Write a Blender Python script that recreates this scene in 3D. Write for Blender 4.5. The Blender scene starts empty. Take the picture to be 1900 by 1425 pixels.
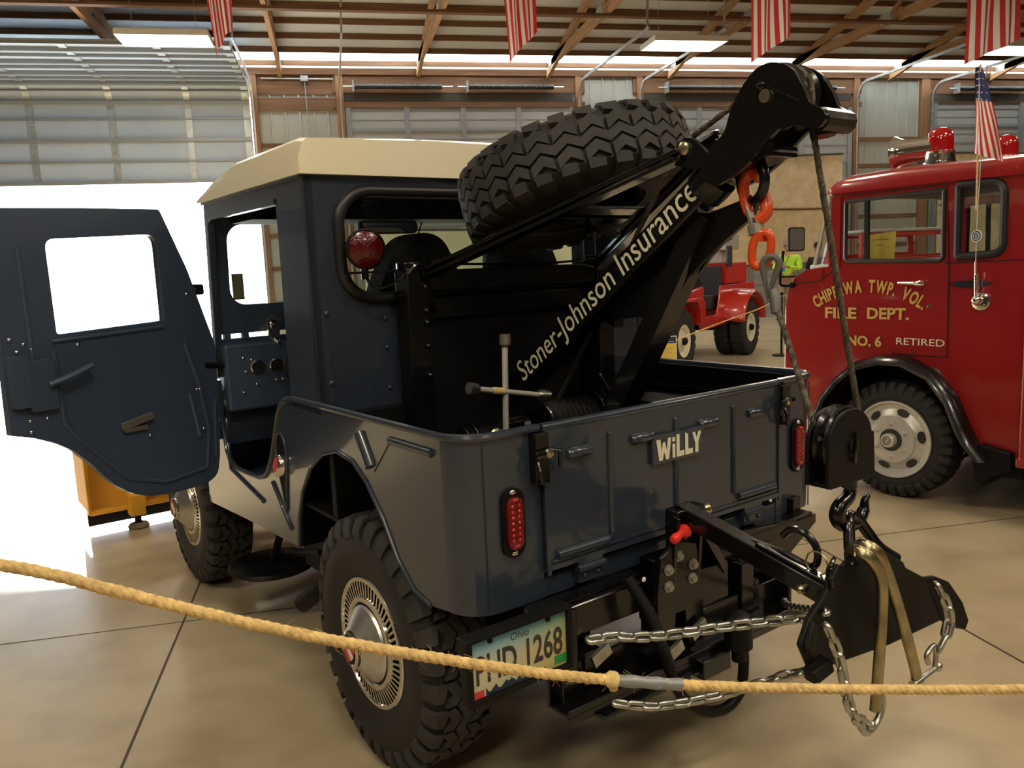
import bpy, bmesh, math, random
from math import sin, cos, pi, radians, sqrt, atan2
from mathutils import Vector, Matrix
from mathutils.geometry import tessellate_polygon
random.seed(7)
SC = bpy.context.scene
COL = SC.collection
# ------------------------------------------------------------------ camera
YAW, PITCH, ROLL = -0.21034457, -0.1441079, -0.0429826
_f = Vector((-sin(YAW)*cos(PITCH), cos(YAW)*cos(PITCH), sin(PITCH)))
_r = Vector((cos(YAW), sin(YAW), 0)); _u = _r.cross(_f)
_R = cos(ROLL)*_r + sin(ROLL)*_u; _U = -sin(ROLL)*_r + cos(ROLL)*_u
cd = bpy.data.cameras.new('camera'); cd.sensor_width = 36; cd.sensor_fit = 'HORIZONTAL'
cd.lens = 36*1510.466/1900; cd.clip_start = 0.05; cd.clip_end = 400
cam = bpy.data.objects.new('camera', cd); COL.objects.link(cam)
cam.matrix_world = Matrix(((_R.x, _U.x, -_f.x, -0.73133), (_R.y, _U.y, -_f.y, -2.78413), (_R.z, _U.z, -_f.z, 1.55844), (0, 0, 0, 1)))
SC.camera = cam
# ------------------------------------------------------------------ world, sun, exposure
SC.view_settings.view_transform = 'Standard'; SC.view_settings.look = 'None'
SC.view_settings.gamma = 1; SC.view_settings.use_curve_mapping = False
SC.view_settings.exposure = 0.0
SC.cycles.max_bounces = 9; SC.cycles.diffuse_bounces = 4; SC.cycles.glossy_bounces = 4
SC.cycles.transparent_max_bounces = 12; SC.cycles.sample_clamp_indirect = 6
SC.cycles.use_denoising = True
wd = bpy.data.worlds.new('world'); SC.world = wd; wd.use_nodes = True
wn = wd.node_tree; wbg = wn.nodes['Background']
wbg.inputs[0].default_value = (0.74, 0.87, 1.0, 1); wbg.inputs[1].default_value = 9.0
sd = bpy.data.lights.new('sun', 'SUN'); sd.energy = 36; sd.angle = radians(1.2); sd.color = (1, .95, .85)
sun = bpy.data.objects.new('sun', sd); COL.objects.link(sun)
sun.rotation_euler = Vector((0.285*.97, -0.958*.97, -0.243)).to_track_quat('-Z', 'Y').to_euler()
FIX_W = 64.0          # watts per ceiling fixture
FIX_COL = (1.0, 0.85, 0.60)
FIXTURES = [(-3.15, 12.35), (6.05, 12.2), (13.6, 12.2), (-3.15, 4.6), (1.6, 4.0), (6.05, 4.6), (11.5, 4.6),
            (-4.2, -2.2), (-.2, -3.4), (4.2, -2.2), (9.2, -2.2), (-3.0, -6.2), (3.2, -6.2)]
def area(name, loc, rot, sx, sy, w, col):
    l = bpy.data.lights.new(name, 'AREA'); l.shape = 'RECTANGLE'; l.size = sx; l.size_y = sy; l.energy = w; l.color = col
    o = bpy.data.objects.new(name, l); COL.objects.link(o); o.location = loc; o.rotation_euler = rot
    return o
for _x, _y in FIXTURES:
    area('fixture_light', (_x, _y, 5.515), (0, 0, 0), 1.3, .62, FIX_W, FIX_COL)
# ------------------------------------------------------------------ materials
def mat(name, col, rough=.5, metal=0., coat=0., noise=0., nscale=8., bump=0., bscale=60., emit=None, estr=0., spec=.5, detail=4, stretch=None):
    m = bpy.data.materials.new(name); m.use_nodes = True
    nt = m.node_tree; b = nt.nodes['Principled BSDF']
    b.inputs['Base Color'].default_value = (*col, 1); b.inputs['Roughness'].default_value = rough
    b.inputs['Metallic'].default_value = metal; b.inputs['Coat Weight'].default_value = coat
    b.inputs['Coat Roughness'].default_value = .06; b.inputs['Specular IOR Level'].default_value = spec
    if emit: b.inputs['Emission Color'].default_value = (*emit, 1); b.inputs['Emission Strength'].default_value = estr
    if noise or bump:
        tc = nt.nodes.new('ShaderNodeTexCoord'); mp = nt.nodes.new('ShaderNodeMapping')
        nt.links.new(tc.outputs['Object'], mp.inputs[0])
        if stretch: mp.inputs['Scale'].default_value = stretch
    if noise:
        n = nt.nodes.new('ShaderNodeTexNoise'); n.inputs['Scale'].default_value = nscale; n.inputs['Detail'].default_value = detail
        nt.links.new(mp.outputs[0], n.inputs[0])
        r = nt.nodes.new('ShaderNodeValToRGB'); r.color_ramp.elements[0].position = .3; r.color_ramp.elements[1].position = .7
        r.color_ramp.elements[0].color = (*[c*(1-noise) for c in col], 1); r.color_ramp.elements[1].color = (*[min(1, c*(1+noise)) for c in col], 1)
        nt.links.new(n.outputs[0], r.inputs[0]); nt.links.new(r.outputs[0], b.inputs['Base Color'])
    if bump:
        n2 = nt.nodes.new('ShaderNodeTexNoise'); n2.inputs['Scale'].default_value = bscale; n2.inputs['Detail'].default_value = 3
        nt.links.new(mp.outputs[0], n2.inputs[0])
        bp = nt.nodes.new('ShaderNodeBump'); bp.inputs['Strength'].default_value = bump; bp.inputs['Distance'].default_value = .004
        nt.links.new(n2.outputs[0], bp.inputs['Height']); nt.links.new(bp.outputs[0], b.inputs['Normal'])
    return m
def glass(name, tint=(.93, .96, .95), refl=1.0, film=0.):
    m = bpy.data.materials.new(name); m.use_nodes = True; nt = m.node_tree; nt.nodes.remove(nt.nodes['Principled BSDF'])
    out = nt.nodes['Material Output']; t = nt.nodes.new('ShaderNodeBsdfTransparent'); t.inputs[0].default_value = (*tint, 1)
    g = nt.nodes.new('ShaderNodeBsdfGlossy'); g.inputs['Roughness'].default_value = .02
    f = nt.nodes.new('ShaderNodeLayerWeight'); f.inputs[0].default_value = .5
    pw = nt.nodes.new('ShaderNodeMath'); pw.operation = 'POWER'; pw.inputs[1].default_value = 5; nt.links.new(f.outputs['Facing'], pw.inputs[0])
    mu = nt.nodes.new('ShaderNodeMath'); mu.operation = 'MULTIPLY_ADD'; mu.inputs[1].default_value = .9*refl; mu.inputs[2].default_value = .045*refl
    mx = nt.nodes.new('ShaderNodeMixShader')
    nt.links.new(pw.outputs[0], mu.inputs[0]); nt.links.new(mu.outputs[0], mx.inputs[0]); nt.links.new(t.outputs[0], mx.inputs[1]); nt.links.new(g.outputs[0], mx.inputs[2])
    last = mx
    if film:
        d = nt.nodes.new('ShaderNodeBsdfDiffuse'); d.inputs[0].default_value = (.8, .85, .85, 1)
        m2 = nt.nodes.new('ShaderNodeMixShader'); m2.inputs[0].default_value = film
        nt.links.new(mx.outputs[0], m2.inputs[1]); nt.links.new(d.outputs[0], m2.inputs[2]); last = m2
    nt.links.new(last.outputs[0], out.inputs[0])
    return m
def translucent(name, col):
    m = bpy.data.materials.new(name); m.use_nodes = True; nt = m.node_tree; nt.nodes.remove(nt.nodes['Principled BSDF'])
    t = nt.nodes.new('ShaderNodeBsdfTranslucent'); t.inputs[0].default_value = (*col, 1)
    nt.links.new(t.outputs[0], nt.nodes['Material Output'].inputs[0]); return m
def emitter(name, col, s):
    m = bpy.data.materials.new(name); m.use_nodes = True; nt = m.node_tree; nt.nodes.remove(nt.nodes['Principled BSDF'])
    e = nt.nodes.new('ShaderNodeEmission'); e.inputs[0].default_value = (*col, 1); e.inputs[1].default_value = s
    nt.links.new(e.outputs[0], nt.nodes['Material Output'].inputs[0]); return m
def concrete():
    m = bpy.data.materials.new('polished_concrete'); m.use_nodes = True; nt = m.node_tree; b = nt.nodes['Principled BSDF']; N = nt.nodes.new; L = nt.links.new
    tc = N('ShaderNodeTexCoord')
    n1 = N('ShaderNodeTexNoise'); n1.inputs['Scale'].default_value = 1.1; n1.inputs['Detail'].default_value = 6; n1.inputs['Roughness'].default_value = .62
    n2 = N('ShaderNodeTexNoise'); n2.inputs['Scale'].default_value = 4.2; n2.inputs['Detail'].default_value = 2.5
    L(tc.outputs['Object'], n1.inputs[0]); L(tc.outputs['Object'], n2.inputs[0])
    r1 = N('ShaderNodeValToRGB'); e = r1.color_ramp.elements; e[0].position = .22; e[0].color = (.365, .295, .185, 1); e[1].position = .78; e[1].color = (.505, .415, .265, 1)
    L(n1.outputs[0], r1.inputs[0])
    r2 = N('ShaderNodeValToRGB'); e = r2.color_ramp.elements; e[0].position = .24; e[0].color = (.55, .53, .50, 1); e[1].position = .56; e[1].color = (1, 1, 1, 1)
    L(n2.outputs[0], r2.inputs[0])
    mx = N('ShaderNodeMix'); mx.data_type = 'RGBA'; mx.blend_type = 'MULTIPLY'; mx.inputs[0].default_value = .5
    L(r1.outputs[0], mx.inputs[6]); L(r2.outputs[0], mx.inputs[7]); L(mx.outputs[2], b.inputs['Base Color'])
    rr = N('ShaderNodeMapRange'); rr.inputs[1].default_value = .2; rr.inputs[2].default_value = .8; rr.inputs[3].default_value = .19; rr.inputs[4].default_value = .36
    nt.nodes.remove(rr); b.inputs['Roughness'].default_value = .29
    bp = N('ShaderNodeBump'); bp.inputs['Strength'].default_value = .03; bp.inputs['Distance'].default_value = .004; L(n2.outputs[0], bp.inputs['Height']); L(bp.outputs[0], b.inputs['Normal'])
    return m
def wood(name, c0, c1, axis='x'):
    m = bpy.data.materials.new(name); m.use_nodes = True; nt = m.node_tree; b = nt.nodes['Principled BSDF']; N = nt.nodes.new; L = nt.links.new
    tc = N('ShaderNodeTexCoord'); mp = N('ShaderNodeMapping'); s = {'x': (.5, 9, 9), 'y': (9, .5, 9), 'z': (9, 9, .5)}[axis]; mp.inputs['Scale'].default_value = s
    L(tc.outputs['Object'], mp.inputs[0]); n = N('ShaderNodeTexNoise'); n.inputs['Scale'].default_value = 1.6; n.inputs['Detail'].default_value = 5; L(mp.outputs[0], n.inputs[0])
    r = N('ShaderNodeValToRGB'); e = r.color_ramp.elements; e[0].position = .3; e[0].color = (*c0, 1); e[1].position = .7; e[1].color = (*c1, 1); L(n.outputs[0], r.inputs[0]); L(r.outputs[0], b.inputs['Base Color'])
    b.inputs['Roughness'].default_value = .75
    return m
M = dict(
 navy=mat('navy_gloss_paint', (.026, .036, .056), .30, 0, .7, spec=.45),
 navyin=mat('navy_satin_hazed', (.046, .068, .115), .42, 0, .2),  # satin navy lightened and blued, veiling glare over the door put into the colour
 black=mat('black_gloss_paint', (.0035, .0035, .0038), .24, 0, .3, bump=.22, bscale=45, spec=.4),
 satin=mat('satin_black', (.004, .004, .0045), .5, spec=.22),
 bedblack=mat('bed_liner_black', (.003, .003, .0035), .6, bump=.2, bscale=300, spec=.2),
 rubber=mat('tyre_rubber', (.016, .0155, .0145), .68, noise=.25, nscale=9, bump=.15, bscale=120),
 rubberg=mat('tyre_tread_rubber', (.030, .029, .027), .72, noise=.3, nscale=14, bump=.2, bscale=160),
 gasket=mat('window_rubber', (.012, .012, .014), .4),
 cream=mat('cream_paint', (.86, .79, .58), .28, 0, .5),
 sticker=mat('olive_sticker', (.16, .17, .10), .6), chrome=mat('chrome', (.75, .74, .70), .12, 1),
 brushed=mat('brushed_steel', (.66, .65, .62), .36, 1, noise=.08, nscale=40),
 steel=mat('galvanised_chain_steel', (.46, .46, .42), .34, 1, noise=.25, nscale=30),
 zinc=mat('yellow_zinc_steel', (.55, .50, .34), .30, 1, noise=.25, nscale=25),
 brass=mat('brassy_plated_bar', (.40, .34, .20), .34, 1, noise=.3, nscale=18),
 boltgrey=mat('grey_bolt', (.36, .34, .28), .4, .6),
 wire=mat('wire_rope_steel', (.10, .085, .06), .5, .6, bump=.5, bscale=200),
 letter=mat('cream_vinyl', (.80, .76, .56), .5),
 gold=mat('gold_leaf_lettering', (.72, .44, .12), .42, .15),
 white=mat('white_paint', (.80, .78, .72), .45),
 redlens=mat('red_lens', (.15, .004, .005), .14, 0, .5, bump=.9, bscale=170),
 reddome=mat('red_beacon_lens', (.42, .006, .008), .08, 0, .8),
 redpaint=mat('fire_engine_red', (.31, .010, .011), .25, 0, .8, noise=.04, nscale=2),
 redpaint2=mat('bright_red_paint', (.52, .022, .012), .3, 0, .6, noise=.1, nscale=3),
 redplastic=mat('red_rubber_grip', (.78, .035, .02), .35),
 orange=mat('orange_powder_coat', (.72, .075, .012), .32, 0, .3),
 yellow=mat('plow_yellow', (.80, .40, .03), .42, noise=.08, nscale=5),
 silver=mat('silver_wheel_paint', (.60, .59, .55), .35, .35),
 greybox=mat('grey_sheet_metal', (.52, .51, .46), .45, .2),
 rope=mat('manila_rope', (.72, .50, .20), .8, noise=.25, nscale=60, bump=.6, bscale=260),
 tape=mat('grey_duct_tape', (.26, .27, .28), .36, .25, bump=.35, bscale=60),
 rust=mat('rusty_shoe', (.20, .15, .11), .8, noise=.5, nscale=30),
 glass=glass('clear_window_glass'),
 glassd=glass('dusty_window_glass', (.86, .90, .90), 1.0, .05),
 mirror=mat('mirror_glass', (.8, .8, .8), .03, 1),
 seat=mat('charcoal_seat_vinyl', (.028, .032, .038), .5),
 pale=mat('ivory_wheel_paint', (.74, .68, .50), .4),
 skin=mat('skin', (.50, .28, .18), .55), hi=mat('lime_shirt', (.55, .85, .06), .7), khaki=mat('khaki_trousers', (.42, .33, .22), .8),
 shoe=mat('brown_shoe_leather', (.16, .10, .06), .6), blackcloth=mat('black_cloth', (.012, .012, .013), .8), cap=mat('tan_cap_cloth', (.30, .24, .17), .8),
 blue=mat('blue_lanyard', (.03, .35, .75), .5), hair=mat('brown_hair', (.06, .04, .025), .7),
 flagred=mat('flag_red_cloth', (.62, .03, .035), .75), flagwhite=mat('flag_white_cloth', (.84, .82, .80), .75), flagblue=mat('flag_blue_cloth', (.022, .03, .12), .75),
 tin=mat('white_roof_tin', (.62, .63, .64), .4, .1, noise=.05, nscale=1.5),
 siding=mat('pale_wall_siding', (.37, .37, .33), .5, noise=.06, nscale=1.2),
 doorpanel=mat('white_door_panel', (.37, .37, .355), .45, noise=.05, nscale=1.5),
 doorrib=mat('galvanised_door_rib', (.30, .315, .325), .45, .35), galv=mat('galvanised_steel', (.50, .52, .52), .42, .7, noise=.15, nscale=12),
 darkspring=mat('black_torsion_spring', (.02, .02, .02), .5),
 darkwire=mat('dark_wire_rope', (.022, .02, .017), .5, .3), reddark=mat('dark_red_lens', (.075, .002, .004), .12, 0, .4, bump=.5, bscale=120), paleboard=mat('pale_board_hazed', (.86, .83, .58), .8, noise=.1, nscale=2), dimsteel=mat('dark_grey_steel', (.14, .135, .12), .5, .3), tan=mat('tan_insulation_board', (.66, .51, .30), .85, noise=.16, nscale=5, detail=8),  # pale board: yellow of its own, brightened by haze put into the colour
 siding2=mat('dim_side_wall', (.10, .085, .07), .8), door_skytint=mat('white_door_sky_tint', (.47, .55, .66), .45, noise=.05, nscale=1.5), wx=wood('brown_pine_x', (.115, .052, .022), (.21, .105, .050), 'x'), wy=wood('brown_pine_y', (.30, .16, .07), (.48, .28, .14), 'y'), wz=wood('brown_pine_z', (.18, .085, .035), (.32, .16, .075), 'z'),  # open door's white panels tinted blue, sky light put into the colour
 concrete=concrete(), joint=mat('dark_joint_filler', (.05, .04, .03), .7), gravel=mat('sunlit_concrete_apron', (.74, .74, .73), .8, noise=.06, nscale=.6),
 skylight=translucent('translucent_roof_panel', (.85, .85, .82)), tube=emitter('lit_diffuser', (1, .93, .80), 14),
 paper=mat('yellow_paper', (.78, .55, .10), .7), navyprint=mat('navy_print', (.02, .03, .06), .6), greyprint=mat('grey_print', (.30, .25, .12), .7),
 green=mat('green_sticker', (.02, .30, .07), .5), redst=mat('red_sticker', (.65, .05, .05), .5),
 emblem=mat('dark_enamel', (.02, .02, .02), .3, 0, .5),
)
# ------------------------------------------------------------------ mesh builder
def frame(d, up=None):
    d = Vector(d).normalized(); up = Vector(up) if up else Vector((0, 0, 1))
    if abs(d.dot(up.normalized())) > .98: up = Vector((0, 1, 0)) if abs(d.y) < .9 else Vector((1, 0, 0))
    a = up.cross(d).normalized(); b = d.cross(a).normalized()
    return a, b, d
class MB:
    def __init__(s): s.v = []; s.f = []; s.mi = []; s.m = 0
    def add(s, vs, fs, T=None):
        o = len(s.v)
        for q in vs:
            q = Vector(q); s.v.append(tuple(T @ q) if T else tuple(q))
        for f in fs: s.f.append([i+o for i in f]); s.mi.append(s.m)
        return s
    def box(s, c, d, rz=0, T=None):
        x, y, z = [k/2 for k in d]; R = Matrix.Rotation(rz, 3, 'Z'); c = Vector(c)
        vs = [c + R @ Vector(q) for q in ((-x,-y,-z),(x,-y,-z),(x,y,-z),(-x,y,-z),(-x,-y,z),(x,-y,z),(x,y,z),(-x,y,z))]
        return s.add(vs, [(3,2,1,0),(4,5,6,7),(0,1,5,4),(1,2,6,5),(2,3,7,6),(3,0,4,7)], T)
    def bx(s, x0, x1, y0, y1, z0, z1): return s.box(((x0+x1)/2,(y0+y1)/2,(z0+z1)/2), (abs(x1-x0),abs(y1-y0),abs(z1-z0)))
    def bar(s, p, q, w, h, up=None):
        p = Vector(p); q = Vector(q); a, b, d = frame(q-p, up); vs = []
        for e in (p, q):
            for i, j in ((-1,-1),(1,-1),(1,1),(-1,1)): vs.append(e + a*i*w/2 + b*j*h/2)
        return s.add(vs, [(3,2,1,0),(4,5,6,7),(0,1,5,4),(1,2,6,5),(2,3,7,6),(3,0,4,7)])
    def tube(s, path, r, n=10, closed=False, rs=None):
        P = [Vector(q) for q in path]; k = len(P); ref = None; rings = []
        for i in range(k):
            if closed: t = P[(i+1) % k]-P[i-1]
            else: t = P[min(i+1, k-1)]-P[max(i-1, 0)]
            t.normalize()
            if ref is None: ref, _, _ = frame(t)
            ref = (ref - t*ref.dot(t)).normalized(); b = t.cross(ref)
            rr = rs[i] if rs else r
            rings.append([P[i]+(ref*cos(2*pi*j/n)+b*sin(2*pi*j/n))*rr for j in range(n)])
        vs = [v for R in rings for v in R]; fs = []
        for i in range(k if closed else k-1):
            for j in range(n): fs.append((i*n+j, i*n+(j+1) % n, ((i+1) % k)*n+(j+1) % n, ((i+1) % k)*n+j))
        if not closed: fs += [tuple(range(n))[::-1], tuple(range((k-1)*n, k*n))]
        return s.add(vs, fs)
    def lathe(s, prof, o, d, n=24, up=None, a0=0, a1=2*pi):
        o = Vector(o); a, b, d = frame(d, up); full = abs(a1-a0-2*pi) < 1e-6; m = n if full else n+1; vs = []; fs = []
        for r, h in prof:
            for j in range(m):
                t = a0+(a1-a0)*j/n; vs.append(o+d*h+(a*cos(t)+b*sin(t))*max(r, 1e-5))
        for i in range(len(prof)-1):
            for j in range(n): fs.append((i*m+j, i*m+(j+1) % m, (i+1)*m+(j+1) % m, (i+1)*m+j))
        return s.add(vs, fs)
    def cyl(s, p, q, r, n=16, r2=None):
        p = Vector(p); q = Vector(q); L = (q-p).length; r2 = r if r2 is None else r2
        return s.lathe([(0, 0), (r, 0), (r2, L), (0, L)], p, q-p, n)
    def ball(s, c, r, n=14, k=8, sc=(1, 1, 1)):
        c = Vector(c); vs = []; fs = []
        for i in range(k+1):
            for j in range(n):
                t = pi*i/k; f = 2*pi*j/n; vs.append(c+Vector((r*sc[0]*sin(t)*cos(f), r*sc[1]*sin(t)*sin(f), r*sc[2]*cos(t))))
        for i in range(k):
            for j in range(n): fs.append((i*n+j, (i+1)*n+j, (i+1)*n+(j+1) % n, i*n+(j+1) % n))
        return s.add(vs, fs)
    def prism(s, loops, fn, t):
        """loops: [outer, hole, ...] 2-D polygons; fn(u, v, w) -> 3-D; extruded w from 0 to t"""
        tri = tessellate_polygon([[Vector((q[0], q[1], 0)) for q in lp] for lp in loops])
        flat = [q for lp in loops for q in lp]; n = len(flat)
        vs = [fn(q[0], q[1], 0) for q in flat]+[fn(q[0], q[1], t) for q in flat]
        fs = [tuple(f) for f in tri]+[tuple(i+n for i in reversed(f)) for f in tri]; o = 0
        for lp in loops:
            k = len(lp)
            for i in range(k): a, b = o+i, o+(i+1) % k; fs.append((a, b, b+n, a+n))
            o += k
        return s.add(vs, fs)
    def loft(s, secs, closed=True, caps=True):
        n = len(secs[0]); vs = [q for S in secs for q in S]; fs = []
        for i in range(len(secs)-1):
            for j in range(n if closed else n-1): fs.append((i*n+j, i*n+(j+1) % n, (i+1)*n+(j+1) % n, (i+1)*n+j))
        if caps and closed: fs += [tuple(range(n))[::-1], tuple(range((len(secs)-1)*n, len(secs)*n))]
        return s.add(vs, fs)
    def merge(s, o, T=None):
        k = len(s.v); s.v += [tuple(T @ Vector(q)) if T else q for q in o.v]; s.f += [[i+k for i in f] for f in o.f]; s.mi += o.mi
        return s
    def mesh(s, name, mats, ang=38, weld=False):
        me = bpy.data.meshes.new(name); me.from_pydata([tuple(q) for q in s.v], [], s.f)
        for m in (mats if isinstance(mats, (list, tuple)) else [mats]): me.materials.append(m)
        me.polygons.foreach_set('material_index', s.mi)
        b = bmesh.new(); b.from_mesh(me)
        if weld: bmesh.ops.remove_doubles(b, verts=b.verts, dist=1e-4)
        bmesh.ops.recalc_face_normals(b, faces=b.faces); b.to_mesh(me); b.free()
        if ang:
            me.polygons.foreach_set('use_smooth', [True]*len(me.polygons)); me.set_sharp_from_angle(angle=radians(ang))
        me.update(); return me
    def clusters(s):
        n = len(s.v); par = list(range(n))
        def find(i):
            while par[i] != i: par[i] = par[par[i]]; i = par[i]
            return i
        for f in s.f:
            a = find(f[0])
            for i in f[1:]: par[find(i)] = a
        isl = {}
        for i in range(n): isl.setdefault(find(i), []).append(i)
        keys = list(isl); k = len(keys)
        if k < 2 or k > 700: return None
        lo = [[min(s.v[i][c] for i in isl[q]) for c in range(3)] for q in keys]; hi = [[max(s.v[i][c] for i in isl[q]) for c in range(3)] for q in keys]
        size = [max(hi[a][c]-lo[a][c] for c in range(3)) for a in range(k)]; cp = list(range(k))
        def cf(i):
            while cp[i] != i: cp[i] = cp[cp[i]]; i = cp[i]
            return i
        for a in range(k):
            for b in range(a+1, k):
                if cf(a) == cf(b): continue
                g = sum(max(0, lo[a][c]-hi[b][c], lo[b][c]-hi[a][c])**2 for c in range(3))
                if g <= max(.02, .5*max(size[a], size[b]))**2: cp[cf(a)] = cf(b)
        gid = {}
        for a in range(k): gid.setdefault(cf(a), []).append(a)
        if len(gid) < 2: return None
        root = {keys[a]: g for g, L in gid.items() for a in L}; out = {g: MB() for g in gid}; mp = {g: {} for g in gid}
        for f, m in zip(s.f, s.mi):
            g = root[find(f[0])]; o = out[g]; d = mp[g]; q = []
            for i in f:
                if i not in d: d[i] = len(o.v); o.v.append(s.v[i])
                q.append(d[i])
            o.f.append(q); o.mi.append(m)
        return list(out.values())
    def build(s, name, mats, parent=None, ang=38, bev=0, seg=2, weld=False, loc=None, label=None):
        if parent is not None:
            cl = s.clusters()
            if cl: return [c.build(name, mats, parent, ang, bev, seg, weld, loc, label) for c in cl][0]
        me = s.mesh(name, mats, ang, weld or bev > 0); o = bpy.data.objects.new(name, me); COL.objects.link(o)
        if parent: o.parent = parent
        if loc: o.location = loc
        if label: o['label'] = label
        if bev:
            md = o.modifiers.new('bevel', 'BEVEL'); md.width = bev; md.segments = seg; md.limit_method = 'ANGLE'; md.angle_limit = radians(40)
            md.harden_normals = False
        return o
def thing(name, label, cat, loc=(0, 0, 0), rz=0, group=None):
    o = bpy.data.objects.new(name, None); COL.objects.link(o); o.empty_display_size = .1
    o.location = loc; o.rotation_euler = (0, 0, rz); o['label'] = label; o['category'] = cat
    if group: o['group'] = group
    return o
def tag(o, label, cat, group=None, kind=None):
    o['label'] = label; o['category'] = cat
    if group: o['group'] = group
    if kind: o['kind'] = kind
    return o
def struct(o): o['kind'] = 'structure'; return o
def copy_tree(o, parent=None):
    c = o.copy(); COL.objects.link(c); c.parent = parent
    for ch in list(o.children): copy_tree(ch, c)
    return c
def rrect(x0, x1, y0, y1, r, n=5):
    out = []
    for cx, cy, a in ((x1-r, y0+r, -pi/2), (x1-r, y1-r, 0), (x0+r, y1-r, pi/2), (x0+r, y0+r, pi)):
        for i in range(n+1): t = a+pi/2*i/n; out.append((cx+r*cos(t), cy+r*sin(t)))
    return out
def round_poly(P, r, n=4):
    """P: [(x, y) or (x, y, radius)]"""
    out = []; k = len(P)
    for i in range(k):
        p = Vector(P[i][:2]); rr = P[i][2] if len(P[i]) > 2 else r
        a = Vector(P[i-1][:2])-p; b = Vector(P[(i+1) % k][:2])-p
        d = min(rr, a.length*.48, b.length*.48)
        if d < 1e-4: out.append(tuple(p)); continue
        s0 = p+a.normalized()*d; s1 = p+b.normalized()*d
        for j in range(n+1): t = j/n; out.append(tuple(s0*(1-t)**2+p*2*t*(1-t)+s1*t*t))
    return out
def catmull(P, n=6):
    P = [Vector(q) for q in P]; out = []
    for i in range(len(P)-1):
        a = P[i-1] if i else P[0]*2-P[1]; b, c = P[i], P[i+1]; d = P[i+2] if i+2 < len(P) else P[-1]*2-P[-2]
        for j in range(n):
            t = j/n; out.append(.5*((2*b)+(c-a)*t+(2*a-5*b+4*c-d)*t*t+(3*b-a-3*c+d)*t**3))
    out.append(P[-1]); return out
def text_mb(body, size, bold=0., squeeze=1., align='LEFT', shear=0., spacing=1.):
    cu = bpy.data.curves.new('t', 'FONT'); cu.body = body; cu.size = size; cu.offset = bold; cu.align_x = align; cu.shear = shear; cu.space_character = spacing
    cu.resolution_u = 3; cu.fill_mode = 'FRONT'
    o = bpy.data.objects.new('t', cu); COL.objects.link(o); dg = bpy.context.evaluated_depsgraph_get(); dg.update()
    me = bpy.data.meshes.new_from_object(o.evaluated_get(dg)); mb = MB()
    mb.add([(v.co.x*squeeze, v.co.y, 0) for v in me.vertices], [tuple(p.vertices) for p in me.polygons])
    bpy.data.objects.remove(o); bpy.data.curves.remove(cu); bpy.data.meshes.remove(me)
    return mb
def place(o, x, y):
    """matrix with origin o, 2-D x axis along x, y axis along y"""
    x = Vector(x).normalized(); z = x.cross(Vector(y)).normalized(); y = z.cross(x)
    return Matrix(((x.x, y.x, z.x, o[0]), (x.y, y.y, z.y, o[1]), (x.z, y.z, z.z, o[2]), (0, 0, 0, 1)))
def width(mb): xs = [v[0] for v in mb.v]; return max(xs)-min(xs)
def chain_mb(path, L=.052, r=.0062, wid=.026, mb=None):
    """links laid along a polyline, alternately turned a quarter"""
    P = catmull(path, 24); cum = [0.]
    for i in range(1, len(P)): cum.append(cum[-1]+(P[i]-P[i-1]).length)
    pitch = L-2*r*1.15; n = max(1, int(cum[-1]/pitch)); mb = mb or MB()
    def at(s):
        s = max(0, min(cum[-1], s))
        for i in range(1, len(P)):
            if cum[i] >= s: t = (s-cum[i-1])/max(1e-9, cum[i]-cum[i-1]); return P[i-1].lerp(P[i], t)
        return P[-1]
    for k in range(n):
        c0 = at(k*pitch); c1 = at((k+1)*pitch); c = (c0+c1)/2; a, b, d = frame(c1-c0, (.13, .2, 1)); w = (a if k % 2 else b); 
        tw = .5; w = (a*cos(pi/2*k+tw)+b*sin(pi/2*k+tw)).normalized()
        hl = L/2-wid/2; R = wid/2-r; loop = []
        for j in range(7): t = -pi/2+pi*j/6; loop.append(c+d*(hl+R*cos(t))+w*(R*sin(t)))
        for j in range(7): t = pi/2+pi*j/6; loop.append(c+d*(-hl+R*cos(t))+w*(R*sin(t)))
        mb.tube(loop, r, 7, closed=True)
    return mb
# ------------------------------------------------------------------ room
YW = 16.0; XL, XR, YF = -9.6, 21.0, -9.0; EAVE = 6.0; PITCHR = .22; RIDGE = 3.5
def roofz(y): return EAVE+PITCHR*(YW-y) if y >= RIDGE else EAVE+PITCHR*(y-(2*RIDGE-YW))
b = MB(); b.bx(XL-.2, XR+.2, YF-.2, YW+.02, -.2, 0); floor = struct(b.build('floor', M['concrete'], ang=0))
# sawn joints in the slab (thin dark filler strips, 1 mm proud)
k = 0
for i in range(-2, 7):
    b = MB(); x = -1.513+3.216*i; w = .005 if i in (0, 1) else .0035
    b.bx(x-w, x+w, YF, YW, -.004, .0012); k += 1; struct(b.build('trim_%d' % k, M['joint'], ang=0))
for i in range(-3, 5):
    b = MB(); y = 1.03+3.216*i; b.bx(XL, XR, y-.003, y+.003, -.004, .0011); k += 1; struct(b.build('trim_%d' % k, M['joint'], ang=0))
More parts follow.
